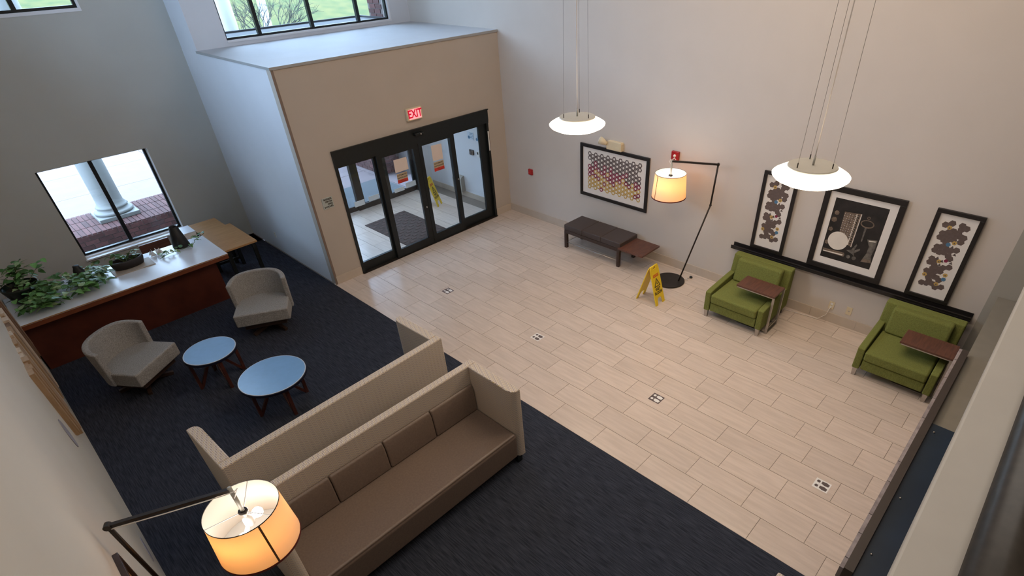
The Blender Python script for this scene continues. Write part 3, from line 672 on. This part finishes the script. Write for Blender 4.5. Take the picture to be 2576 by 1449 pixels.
# ------------------------------------------------------------------ bench
t = thing('bench', 'low brown vinyl bench with a pull-out wooden end table under the honeycomb picture', 'bench', (3.60, 3.35, 0))
for x in (-.225, .20):
    for y in (-.565, .575): box(x - .026, x + .026, y - .026, y + .026, 0, .30).build('leg', espresso, t, bevel=.003)
box(-.25, .225, -.60, .60, .275, .335).build('seat_frame', espresso, t, bevel=.004)
for k in range(3):
    a = -.605 + k * .4033; box(-.255, .23, a, a + .402, .336, .43).build('seat_cushion', bench_lea, t, bevel=.016, seg=3)
box(-.285, .205, -1.06, -.58, .345 - .012, .362).build('side_table', walnut, t, bevel=.003)
MB().tube([(-.225, -.55, .10), (-.225, .55, .10)], .006, 6).build('stretcher', chrome, t, smooth=True); MB().tube([(-.2, .575, .10), (.2, .575, .10)], .006, 6).build('stretcher', chrome, t, smooth=True)

# ------------------------------------------------------------------ floor lamps
def floor_lamp(loc, ang, label, power):
    t = thing('floor_lamp', label, 'lamp', loc, ang, 'tall arc floor lamps')
    MB().lathe([(.005, 0), (.235, 0), (.240, .006), (.238, .018), (.225, .022), (.005, .024)], 48).build('base', dark_steel, t, smooth=False)
    p = [(.145, 0, .02), (.462, 0, 1.29), (.487, 0, 1.865)]
    MB().tube(p[:2], .0115, 10).build('pole', dark_steel, t, smooth=True); MB().tube(p[1:], .0125, 10).build('pole', dark_steel, t, smooth=True)
    MB().ball(p[1], .018).build('joint', dark_steel, t, smooth=True); MB().tube([(.487, -.018, 1.865), (.487, .018, 1.865)], .02, 12).build('joint', dark_steel, t)
    MB().tube([(.487, 0, 1.865), (-.135, 0, 1.865)], .0115, 4, sq=True).build('arm', dark_steel, t)
    MB().tube([(-.135, 0, 1.885), (-.135, 0, 1.62)], .0125, 12).build('stem', pend_m, t, smooth=True)
    MB().lathe([(.026, 1.655), (.030, 1.665), (.026, 1.675)], 16, (-.135, 0, 0)).build('collar', dark_steel, t)
    n = 56; mb = MB(); mb.lathe([(.243, 1.36), (.215, 1.70)], n, (-.135, 0, 0), caps=False)
    sh = mb.build('lamp_shade', shade_m, t, smooth=True)
    MB().lathe([(.2435, 1.357), (.2455, 1.357), (.2445, 1.372), (.2425, 1.372), (.2435, 1.357)], n, (-.135, 0, 0), caps=False).build('shade_trim', maroon, sh)
    MB().lathe([(.2145, 1.697), (.2165, 1.697), (.2163, 1.703), (.2140, 1.703), (.2145, 1.697)], n, (-.135, 0, 0), caps=False).build('shade_trim', dark_steel, sh)
    a0 = SEAM
    c_, s_ = math.cos(a0), math.sin(a0); tx, ty = -s_, c_; sm = MB()
    q = [(-.135 + c_ * r + tx * d, s_ * r + ty * d, z) for r, z, d in ((.2445, 1.362, -.006), (.2445, 1.362, .006), (.2165, 1.697, .006), (.2165, 1.697, -.006))]
    sm.add(q, [(0, 1, 2, 3)]); sm.build('shade_seam', brown_seam, sh)
    sp = MB()
    for k in range(3):
        a = k * 2 * PI / 3 + .4; sp.tube([(-.135, 0, 1.662), (-.135 + .216 * math.cos(a), .216 * math.sin(a), 1.692)], .003, 6)
    sp.build('spider', white_pl, sh)
    for k in (-1, 1):
        MB().tube([(-.135, 0, 1.56), (-.135 + .022 * k, .055 * k, 1.537)], .014, 10).build('socket', white_pl, t, smooth=True)
        MB().ball((-.135 + .035 * k, .088 * k, 1.53), .034).build('bulb', bulb_m, t, smooth=True)
    MB().lathe([(.012, 1.53), (.03, 1.545), (.03, 1.60), (.012, 1.62)], 12, (-.135, 0, 0)).build('socket_hub', white_pl, t, smooth=True)
    cw = MB().tube([(.48, .014, 1.85), (.2, .016, 1.848), (-.10, .015, 1.85), (-.16, .035, 1.875), (-.17, 0, 1.86), (-.135, .01, 1.80)], .0035, 6); cw.build('cord', cord_m, t, smooth=True)
    MB().lathe([(.001, 1.372), (.2405, 1.372)], n, (-.135, 0, 0), caps=False).build('diffuser', diff_m, sh)
    for k in (-1, 1): point('lamp_light', (-.135 + .035 * k, .088 * k, 1.58), power / 2, (1.0, .90, .80), .05, t)
    return t
SEAM = math.radians(-135); floor_lamp((3.5, 1.876, 0), math.radians(-66), 'tall arc floor lamp with drum shade between the bench and the green chair', 5)
SEAM = math.radians(118); floor_lamp((-3.168, .887, 0), math.radians(155), 'tall arc floor lamp with glowing drum shade over the end of the brown sofa', 3.2)
t = thing('foot_switch', 'small black foot switch with thin cord beside the lamp base', 'switch', (3.79, 1.66, 0))
MB().ball((0, 0, .018), .026, sq=(1, 1, .7)).build('button', black_al, t, smooth=True); MB().tube([(-.02, 0, .008), (-.05, .04, .006), (-.09, .0, .006), (-.1, .06, .006), (-.15, .08, .006)], .004, 6).build('cord', cord_m, t, smooth=True)

# ------------------------------------------------------------------ pendants
def pendant(loc, label):
    t = thing('pendant_lamp', label, 'pendant lamp', loc, 0, 'round white pendants over the tile floor')
    MB().lathe([(.001, -.060), (.13, -.056), (.22, -.040), (.275, -.014), (.293, .004), (.296, .014), (.288, .022), (.25, .045), (.185, .075)], 56, caps=False).build('diffuser', glow, t, smooth=True)
    MB().lathe([(.001, .070), (.190, .070), (.192, .080), (.186, .088), (.001, .089)], 48, caps=False).build('top_plate', pend_m, t)
    H = ZC - loc[2]
    MB().tube([(0, 0, .088), (0, 0, .16)], .009, 8).build('stem', pend_m, t, smooth=True)
    MB().tube([(0, 0, .16), (0, 0, H)], .0045, 6).build('cord', cord_m, t, smooth=True)
    for k in range(3):
        a = k * 2 * PI / 3 + .55; c_, s_ = math.cos(a), math.sin(a)
        MB().tube([(.15 * c_, .15 * s_, .105), (.09 * c_, .09 * s_, H)], .0016, 5).build('wire', wire_m, t)
        MB().tube([(.15 * c_, .15 * s_, .088), (.15 * c_, .15 * s_, .125)], .0045, 6).build('wire_grip', dark_steel, t)
    MB().lathe([(.12, H - .03), (.12, H)], 24).build('ceiling_rose', pend_m, t)
    point('pendant_light', (0, 0, -.22), 16, (1.0, .80, .60), .18, t)
pendant((1.384, 1.945, 2.79), 'smaller-looking round pendant hanging before the honeycomb picture')
pendant((1.340, -.556, 2.79), 'larger-looking round pendant hanging before the row of three prints')

# ------------------------------------------------------------------ green armchairs and their tables (local +Y is the chair's front)
def armchair(cy, label, label_t):
    t = thing('green_armchair', label, 'armchair', (3.40, cy, 0), PI / 2, 'green armchairs against the wall')
    for x in (-.385, .385):
        for y in (.405, -.345): MB().tube([(x, y, 0), (x, y, .12)], [.020, .026], 4, sq=True).build('leg', chrome, t)
    box(-.335, .335, -.34, .43, .115, .25).build('seat_base', green_fab, t, bevel=.015, seg=3)
    for s in (-1, 1):
        x0, x1 = (s * .345, s * .425) if s > 0 else (s * .425, s * .345)
        MB().poly([(.435, .105), (.440, .40), (.36, .415), (-.14, .445), (-.36, .45), (-.36, .105)], (x0, 0, 0), (0, 1, 0), (0, 0, 1), x1 - x0).build('arm', green_fab, t, bevel=.014, seg=3)
    box(-.335, .335, -.16, .455, .252, .385).build('seat_cushion', green_fab, t, bevel=.03, seg=4)
    MB().poly([(-.20, .25), (-.285, .70), (-.40, .705), (-.40, .105), (-.20, .105)], (-.424, 0, 0), (0, 1, 0), (0, 0, 1), .848).build('backrest', green_fab, t, bevel=.02, seg=3)
    MB().poly([(-.085, .385), (-.175, .705), (-.295, .695), (-.195, .385)], (-.333, 0, 0), (0, 1, 0), (0, 0, 1), .645).build('back_cushion', green_fab, t, bevel=.035, seg=4)
    q = thing('laptop_table', label_t, 'side table', (3.262, cy - .20, 0), 0, 'c-shaped tables beside the green armchairs')
    box(-.158, .158, -.268, .268, .555, .578).build('table_top', walnut, q, bevel=.003)
    for x in (-.155, .155): box(x - .007, x + .007, -.27, .25, .545, .556).build('top_rail', chrome, q)
    for x in (-.155, .155): box(x - .009, x + .009, -.274, -.244, .018, .556).build('leg', chrome, q, bevel=.003)
    MB().box(-.164, .164, -.275, -.245, 0, .018).box(-.164, -.146, -.245, .19, 0, .018).box(.146, .164, -.245, .19, 0, .018).build('base', chrome, q)
    MB().box(-.146, .146, -.266, -.252, .07, .085).build('crossbar', chrome, q)
armchair(.545, 'green armchair below the narrow print by the lamp', 'walnut laptop table over the green armchair by the lamp')
armchair(-1.488, 'green armchair at the end of the wall beside the stone counter', 'walnut laptop table over the green armchair by the stone counter')

# ------------------------------------------------------------------ floor stickers
def foot(cx, cy, k):
    return [[(cx + dx, cy + k * dy) for dx, dy in ((-.022, -.058), (.012, -.062), (.024, -.03), (.018, .012), (-.014, .012), (-.026, -.02))], [(cx + dx, cy + k * dy) for dx, dy in ((-.014, .026), (.016, .026), (.018, .05), (.0, .060), (-.017, .05))]]
for i, (x, y, dk, lb) in enumerate(((1.052, 4.364, 1, 'dark square footprint sticker on the tiles near the sliding door'), (1.058, 2.411, 0, 'white footprint sticker on the tiles between the two dark ones'), (1.063, .461, 1, 'dark square footprint sticker on the tiles beyond the sofa end'), (1.046, -1.492, 0, 'white footprint sticker on the tiles close to the stone counter'))):
    t = thing('floor_sticker', lb, 'sticker', (x, y, 0), 0, 'footprint stickers along the tile floor')
    h = .07
    box(-h, h, -h - .003, h + .003, 0, .0008).build('sticker_base', art_grey if dk else white_pl, t)
    fm = MB()
    for cx in (-.032, .034):
        for pts in foot(cx, 0, 1): fm.poly(pts, (0, 0, .0008), (1, 0, 0), (0, 1, 0), .0005)
    fm.build('footprints', white_pl if dk else art_grey, t)

# ------------------------------------------------------------------ booths (local: seat opens towards -Y, back at +Y)
def booth(loc, rotz, label, W2=1.18, g='high-backed woven booth sofas', dep=.73, H=.98):
    t = thing('booth_sofa', label, 'sofa', loc, rotz, g)
    yb = dep / 2
    box(-W2, W2, yb - .085, yb, .10, H).build('backrest', fabric, t, bevel=.014, seg=3)
    for s in (-1, 1):
        pts = [(-s * .001, yb - .085), (-s * .105, yb - .085), (-s * .105, -yb + .10), (-s * .098, -yb + .045), (-s * .072, -yb + .01), (-s * .045, -yb), (-s * .001, -yb)]
        pts = [(s * W2 + x, y) for x, y in pts]
        MB().poly(pts, (0, 0, .10), (1, 0, 0), (0, 1, 0), H - .10).build('wing', fabric, t, bevel=.012, seg=3)
        for y in (-yb + .06, yb - .06): box(s * (W2 - .06) - .03, s * (W2 - .06) + .03, y - .03, y + .03, 0, .105).build('foot', black_al, t)
    xi = W2 - .108
    MB().poly([(-yb + .005, .13), (-yb - .002, .42), (-yb + .02, .448), (yb - .09, .448), (yb - .09, .13)], (-xi, 0, 0), (0, 1, 0), (0, 0, 1), 2 * xi).build('seat', leather, t, bevel=.02, seg=3)
    box(-xi + .02, xi - .02, -yb + .06, yb - .1, .06, .135).build('plinth', black_al, t)
    n = 4; wd = 2 * xi / n
    for k in range(n):
        a = -xi + k * wd
        MB().poly([(yb - .158, .45), (yb - .145, .70), (yb - .12, .765), (yb - .087, .77), (yb - .087, .45)], (a + .003, 0, 0), (0, 1, 0), (0, 0, 1), wd - .006).build('back_cushion', leather, t, bevel=.03, seg=4)
    return t
booth((-1.800, 1.318, 0), 0, 'long woven booth sofa with brown vinyl seat facing the open carpet')
booth((-1.772, 2.523, 0), PI + .037, 'long woven booth sofa seen from behind, facing the round tables')
booth((-1.80, -2.02, 0), PI, 'woven booth sofa at the picture edge showing only one rounded wing tip', H=.72)

# ------------------------------------------------------------------ swivel chairs (local +Y is the front)
def swivel(front, f, label):
    fx, fy = f; L = math.hypot(fx, fy); fx /= L; fy /= L
    rot = math.atan2(fy, fx) - PI / 2
    loc = (front[0] - .33 * fx, front[1] - .33 * fy, 0)
    t = thing('swivel_chair', label, 'chair', loc, rot, 'grey tweed lounge chairs')
    N = 20
    def arc(hw, dp, y0, n=N): return [(hw * math.sin(a) * (1 if abs(math.sin(a)) < 1 else 1), y0 - dp * abs(math.cos(a)) ** .8) for a in [(-PI / 2) + PI * k / n for k in range(n + 1)]]
    inner = arc(.30, .205, -.03)
    pts = [(.35, .33), (.345, -.02)] + [(x, y) for x, y in arc(.345, .24, -.02)][::-1][1:-1] + [(-.345, -.02), (-.35, .33)]
    MB().poly(pts, (0, 0, .235), (1, 0, 0), (0, 1, 0), .185).build('seat', grey_fab, t, bevel=.022, seg=3)
    # curved shell back, leaning outwards
    mb = MB(); vs = []; fs = []; K = 4
    def ring(a, zt):
        s_, c_ = math.sin(a), abs(math.cos(a)) ** .8
        lean = zt * .045
        top = .765 - .05 * (abs(s_) ** 6)
        z = .24 + zt * (top - .24)
        ox, oy = (.372 + lean * .3) * s_, -.005 - (.262 + lean * 1.6) * c_
        ix, iy = (.305 + lean * .3) * s_, -.005 - (.198 + lean * 1.6) * c_
        return (ox, oy, z), (ix, iy, z)
    for i in range(N + 1):
        a = -PI / 2 + PI * i / N
        o_ = []; i_ = []
        for k in range(K + 1):
            p, q = ring(a, k / K); o_.append(p); i_.append(q)
        vs += o_ + i_[::-1]
    m_ = 2 * (K + 1)
    for i in range(N):
        for k in range(m_): fs.append((i * m_ + k, i * m_ + (k + 1) % m_, (i + 1) * m_ + (k + 1) % m_, (i + 1) * m_ + k))
    fs += [tuple(range(m_))[::-1], tuple(N * m_ + k for k in range(m_))]
    mb.add(vs, fs).build('backrest', grey_fab, t, bevel=.02, seg=3)
    box(-.27, .27, -.20, .27, .155, .236).build('seat_frame', espresso, t, bevel=.006)
    MB().tube([(0, 0, .03), (0, 0, .16)], .05, 16).build('swivel_post', dark_steel, t, smooth=True)
    for k in range(4):
        a = PI / 4 + k * PI / 2; MB().tube([(0, 0, .075), (.30 * math.cos(a), .30 * math.sin(a), .02)], [.028, .020], 4, sq=True).build('leg', espresso, t)
    return t
swivel((-2.695, 5.27), (.575, -.818), 'grey tweed lounge chair by the slatted wall, turned to the smaller round table')
swivel((-1.385, 5.30), (-.50, -.866), 'grey tweed lounge chair beside the free end of the white counter')

# ------------------------------------------------------------------ round tables
def round_table(loc, r, lr, label):
    t = thing('round_table', label, 'table', loc, 0, 'round sky-tinted coffee tables')
    MB().lathe([(r - .004, .412), (r, .416), (r, .443), (r - .006, .446)], 64).build('table_edge', navy_edge, t)
    MB().lathe([(r - .008, .446), (r - .008, .4495), (r - .012, .4505)], 64).build('edge_band', rim_pale, t)
    MB().lathe([(r - .016, .4500), (r - .016, .4515)], 64).build('table_top', sky_lam, t)
    for k in range(4):
        a = k * PI / 2; c_, s_ = math.cos(a), math.sin(a); R = Matrix.Rotation(a, 3, 'Z')
        mb = MB().box(lr - .022, lr + .012, -.018, .018, 0, .412, R)
        mb.tube([R @ Vector((lr - .02, 0, .02)), R @ Vector((.035, 0, .375))], .015, 4, sq=True)
        mb.box(.0, lr, -.017, .017, .385, .412, R)
        mb.build('leg', mahog, t)
    MB().tube([(0, 0, .34), (0, 0, .412)], .045, 12).build('hub', espresso, t)
round_table((-2.20, 4.872, 0), .304, .27, 'smaller round coffee table with top tinted blue by reflected sky, near the lounge chairs')
round_table((-1.905, 3.795, 0), .376, .29, 'larger round coffee table with top tinted blue by reflected sky, nearer the booth sofa')

# ------------------------------------------------------------------ counter with plants
t = thing('plant_counter', 'long white-topped counter with cherry wood front below the lower window', 'counter', (-2.45, 7.2, 0))
box(-1.21, 1.162, -.325, .45, 0, .69).build('body', cherry, t)
box(-1.222, 1.33, -.466, .545, .675, .732).build('apron', apron_m, t)
box(-1.222, 1.332, -.468, .548, .732, .75).build('worktop', white_lam, t, bevel=.003)
MB().box(-1.222, 1.335, -.472, -.468, .738, .749).box(1.332, 1.336, -.472, .548, .738, .749).build('edge_strip', oak, t)
def leaf_mesh(k, m):
    L, Wd = 1.0, .72; vs = []; prof = [(0, .0), (-.08, .26), (.12, .46), (.38, .48), (.65, .34), (.86, .15), (1.0, 0)]
    r = random.Random(k); bend = r.uniform(.15, .4); fold = r.uniform(.10, .22)
    for u, h in prof:
        z = -bend * u * u
        vs += [(u, 0, z), (u, h * Wd, z + fold * h), (u, -h * Wd, z + fold * h)]
    fs = []
    for i in range(len(prof) - 1):
        a, b = 3 * i, 3 * (i + 1)
        fs += [(a, b, b + 1, a + 1), (a, a + 2, b + 2, b)]
    return MB().add(vs, fs).mesh('leaf', m, True)
LEAF = [[leaf_mesh(k * 3 + j, leaf_ms[j]) for j in range(3)] for k in range(3)]
def put_leaf(parent, p, size, yaw, pitch, rr, weights=(.45, .38, .17)):
    j = rr.choices((0, 1, 2), weights)[0]
    o = bpy.data.objects.new('leaf', LEAF[rr.randrange(3)][j]); C.objects.link(o); o.parent = parent; o.location = p
    o.scale = (size, size, size); o.rotation_euler = (rr.uniform(-.4, .4), pitch, yaw)
rr = random.Random(11)
# big pot with trailing pothos
t = thing('trailing_pothos', 'large pothos spilling from a dark round pot across the white counter by the slats', 'plant', (-3.43, 7.47, .75))
MB().lathe([(.13, 0), (.14, .01), (.20, .19), (.205, .215), (.195, .22), (.185, .20), (.16, .17)], 36, caps=False).build('pot', pot_m, t, smooth=True)
MB().lathe([(.001, .165), (.185, .17)], 24, caps=False).build('soil', soil_m, t)
vines = MB()
for k in range(17):
    a = rr.uniform(-1.25, .75) if k > 7 else rr.uniform(.3, 2.6); ln = rr.uniform(.3, 1.05) if k > 7 else rr.uniform(.18, .3)
    p0 = Vector((.10 * math.cos(a), .10 * math.sin(a), .19)); d = Vector((math.cos(a), math.sin(a), 0))
    if k > 7:
        ex = rr.uniform(-.10, .36); ey = rr.uniform(-.64, .18) + .30 * max(0, ex - .35); end = Vector((ex, ey, rr.uniform(.03, .13)))
    else: end = p0 + d * ln + Vector((0, 0, rr.uniform(.02, .20)))
    mid = (p0 + end) / 2 + Vector((0, 0, rr.uniform(.02, .10)))
    path = [p0.lerp(mid, s).lerp(mid.lerp(end, s), s) for s in (0, .2, .4, .6, .8, 1)]
    if min((q_ - Vector((.64, .03, q_.z))).length for q_ in path) < .13: continue
    vines.tube(path, .003, 5)
    for s in range(1, 6):
        for _ in range(2):
            q = path[s] + Vector((rr.uniform(-.09, .09), rr.uniform(-.09, .09), rr.uniform(.0, .04)))
            q.z = max(q.z, .05); q.x = max(q.x, -.15)
            if math.hypot(q.x - .64, q.y - .03) < .15 or (q.x > .93 and q.y > -.22) or q.y < -.66: continue
            put_leaf(t, q, rr.uniform(.07, .11), rr.uniform(0, 2 * PI), rr.uniform(-.35, .35), rr)
for k in range(165):
    x = rr.uniform(-.13, .38); lo = -.655 + .12 * max(0, x - .1); y = rr.uniform(lo, .16)
    if math.hypot(x, y) < .20 or x + .13 + (y + .655) < .06: continue
    put_leaf(t, (x, y, rr.uniform(.055, .15)), rr.uniform(.08, .12), rr.uniform(0, 2 * PI), rr.uniform(-.35, .2), rr, (.42, .40, .18))
vines.build('vines', stem_m, t, smooth=True)
t = thing('spreading_pothos', 'dense low pothos spreading over the counter around the rounded black vase', 'plant', (-2.70, 7.32, .75))
vines = MB()
for k in range(9):
    a = k * .7; e = Vector((.24 * math.cos(a), .24 * math.sin(a), .06)); vines.tube([(0, 0, .02), e * .5 + Vector((0, 0, .05)), e], .003, 5)
vines.build('vines', stem_m, t, smooth=True)
for k in range(215):
    x = rr.uniform(-.28, .17); y = rr.uniform(-.40 + .55 * max(0, x + .12), .30)
    if math.hypot(x + .09, y - .18) < .13: continue
    put_leaf(t, (x, y, rr.uniform(.055, .17)), rr.uniform(.08, .12), rr.uniform(0, 2 * PI), rr.uniform(-.35, .2), rr, (.38, .42, .20))
# oval planter
t = thing('oval_planter', 'charcoal oval planter with small leafy plant on a pale tray', 'planter', (-2.23, 7.43, .762))
MB().lathe([(.16, 0), (.19, .01), (.215, .10), (.205, .12), (.185, .12), (.175, .09)], 40, sx=1.0, sy=.52, caps=False).build('planter', char_m, t, smooth=True)
MB().lathe([(.001, .09), (.18, .092)], 24, sx=1, sy=.5, caps=False).build('soil', soil_m, t)
vines = MB()
for k in range(16):
    a = rr.uniform(0, 2 * PI); p0 = Vector((rr.uniform(-.12, .12), rr.uniform(-.04, .04), .09)); end = p0 + Vector((.16 * math.cos(a), .10 * math.sin(a) + .03, rr.uniform(.04, .15)))
    vines.tube([p0, (p0 + end) / 2 + Vector((0, 0, .03)), end], .003, 5)
    for q in ((p0 + end) / 2 + Vector((0, 0, .03)), end): put_leaf(t, q, rr.uniform(.055, .085), rr.uniform(0, 2 * PI), rr.uniform(-.4, .5), rr, (.55, .3, .15))
vines.build('stems', stem_m, t)
tag(MB().box(-.26, .26, -.17, .15, 0, .012).build('wooden_tray', tray_m, loc=(-2.21, 7.40, .75), bevel=.003), 'pale flat tray on the counter beneath the oval planter', 'tray')
o = MB(); 
for k in range(7):
    a = k * .9; o.poly([(0, 0), (.10, .0), (.06, .09)], (0, 0, .002), (math.cos(a), math.sin(a), .15), (-math.sin(a) * .3, math.cos(a) * .3, .9), .002)
tag(o.build('crumpled_wrap', white_pl, loc=(-1.84, 7.53, .752)), 'crumpled white wrapping beside the oval planter', 'wrapping')
# tall cone vase with vine ring
t = thing('cone_vase', 'tall black tapered vase standing on the counter near its free end', 'vase', (-1.475, 7.58, .75))
MB().lathe([(.118, 0), (.120, .01), (.058, .315), (.053, .318), (.045, .30), (.04, .2)], 32, caps=False).build('vase', blk_cer, t, smooth=True)
t = thing('pothos_garland', 'loose pothos vine lying around the tall black vase', 'plant', (-1.50, 7.45, .752))
vn = [(-.36, -.12, .01), (-.22, -.06, .02), (-.05, -.06, .02), (.10, -.05, .02), (.20, .06, .02), (.22, .14, .02), (.30, .16, .03), (.40, .20, .05)]
MB().tube(vn, .004, 5).build('vines', stem_m, t, smooth=True)
for k in range(44):
    s = rr.uniform(0, 6.99); i = int(s); q = Vector(vn[i]).lerp(Vector(vn[i + 1]), s - i) + Vector((rr.uniform(-.05, .05), rr.uniform(-.05, .05), rr.uniform(.03, .05)))
    if math.hypot(q.x - .025, q.y - .13) < .20 or (q.x < -.16 and rr.random() < .5): continue
    put_leaf(t, q, rr.uniform(.05, .085), rr.uniform(0, 2 * PI), rr.uniform(-.3, .4), rr, (.5, .2, .3))
t = thing('bottle_vase', 'short black rounded vase among the pothos leaves', 'vase', (-2.79, 7.50, .75))
MB().lathe([(.055, 0), (.060, .01), (.072, .09), (.060, .16), (.040, .20), (.038, .225), (.030, .228)], 28, caps=True).build('vase', blk_cer, t, smooth=True)
# white low cabinet and wooden chair between counter and window
t = thing('white_cabinet', 'narrow white metal cabinet between the counter end and the window', 'cabinet', (-1.205, 8.19, 0))
box(-.085, .085, -.17, .17, 0, .735).build('body', white_pl, t, bevel=.004); box(-.088, .088, -.173, .173, .735, .75).build('lid', white_lam, t, bevel=.006); box(-.07, .07, -.174, -.170, .05, .70).build('door', white_pl, t)
t = thing('wooden_chair', 'brown wooden chair half hidden between the counter and the window', 'chair', (-1.72, 8.28, 0))
for x in (-.18, .18):
    for y in (-.18, .18): MB().tube([(x, y, 0), (x, y, .42 if y > 0 else .74)], .018, 4, sq=True).build('leg', espresso, t)
box(-.21, .21, -.2, .21, .42, .45).build('seat', walnut, t, bevel=.004); box(-.21, .21, -.205, -.165, .60, .76).build('backrest', walnut, t, bevel=.006)
# wooden tables
def desk(x0, x1, y0, y1, h, label):
    t = thing('wooden_desk', label, 'desk', ((x0 + x1) / 2, (y0 + y1) / 2, 0), 0, 'honey-coloured work desks'); a, b = (x1 - x0) / 2, (y1 - y0) / 2
    box(-a, a, -b, b, h - .032, h).build('desk_top', oak, t, bevel=.004)
    for sx in (-1, 1):
        for sy in (-1, 1): box(sx * (a - .05) - .025, sx * (a - .05) + .025, sy * (b - .06) - .025, sy * (b - .06) + .025, 0, h - .032).build('leg', black_al, t)
    MB().box(-a + .05, a - .05, b - .075, b - .045, .12, .16).box(-a + .05, a - .05, -b + .045, -b + .075, .12, .16).build('stretcher', black_al, t)
desk(-1.095, -.60, 6.925, 7.955, .72, 'honey oak work desk with dark legs beside the counter end')
desk(-1.095, -.665, 7.965, 8.47, .70, 'smaller honey oak desk behind the other in the back corner')

# ------------------------------------------------------------------ left wall: slat art, framed panel, grey discs
t = thing('slat_art', 'relief wall art of upright wooden slats of uneven length', 'wall art', (XL, 5.2, 0))
rs = random.Random(5)
for k in range(24):
    y = -1.20 + k * .112; d = rs.choice((.018, .028, .04, .05))
    zt = 1.43 - .004 * k + rs.uniform(-.02, .02); zb = (.66 if k < 2 else .60) - min(k, 9) * .022 + rs.uniform(-.05, .05) + (.0 if k < 10 else .10)
    box(.0, d, y, y + .106, zb, zt).build('slat', slat_ms[rs.choice((0, 0, 1, 2))], t)
for y, z, ry, rz, lb in ((3.515, 1.04, .125, .15, 'unidentified flat grey round shape on the white wall past the slat art'), (2.54, .27, .175, .045, 'unidentified flat grey oval shape low on the white wall behind the lamp pole')):
    t = thing('wall_shape', lb, 'plate', (XL, y, z))  # thin grey discs standing in for unidentified shapes on the wall
    MB().poly([(ry * math.cos(2 * PI * k / 28), rz * math.sin(2 * PI * k / 28)) for k in range(28)], (.001, 0, 0), (0, 1, 0), (0, 0, 1), .004).build('disc', disc_m, t)
t = thing('framed_panel', 'dark-framed tan panel high on the wall beside the tall lamp corner', 'picture', (XL, .42, 1.15))
MB().box(0, .03, -.66, .66, .50, .53).box(0, .03, -.66, .66, -.55, -.52).box(0, .03, .63, .66, -.52, .50).box(0, .03, -.66, -.63, -.52, .50).build('frame', espresso, t, bevel=.003)
box(0, .012, -.63, .63, -.52, .50).build('panel', slat_ms[0], t)

# ------------------------------------------------------------------ reception counter under the balcony
t = thing('reception_counter', 'long reception counter with stacked stone front along the tile floor', 'counter', (0, 0, 0))
xs = [-.58, -.482, -.236, -.03, .36, .616, 1.256, 1.577, 1.95, 2.30, 2.52]
for r_ in range(9):
    z1 = 1.07 - r_ * .115; sh = 0 if r_ == 0 else ((r_ * 37) % 10) * .05
    ex = xs if r_ == 0 else [-.58] + [min(2.52, v + sh) for v in xs[1:-1]] + [2.52]
    for i in range(len(ex) - 1):
        if ex[i + 1] - ex[i] < .03: continue
        pr2 = .0 if r_ == 0 else ((i * 7 + r_ * 3) % 5) * .004
        box(ex[i] + .003, ex[i + 1] - .003, -1.993, -1.968 - pr2, z1 - .111, z1).build('stone', stone_m, t)
box(-.58, 2.50, -2.050, -1.993, .06, 1.085).build('ledge', brown_top, t)
box(-.58, 3.94, -2.65, -2.050, .98, 1.02).build('worktop', grey_top, t)
box(-.58, 3.94, -2.64, -2.09, 0, .98).build('body', brown_top, t)
box(-.58, 1.26, -2.45, -2.051, 1.0865 - .06, 1.05).build('glass_panel', navy_top, t)
scw = MB()
for x in (1.15, .27, -.34): scw.ball((x, -2.092, 1.052), .009, 8, 5)
scw.build('screws', chrome, t, smooth=True)
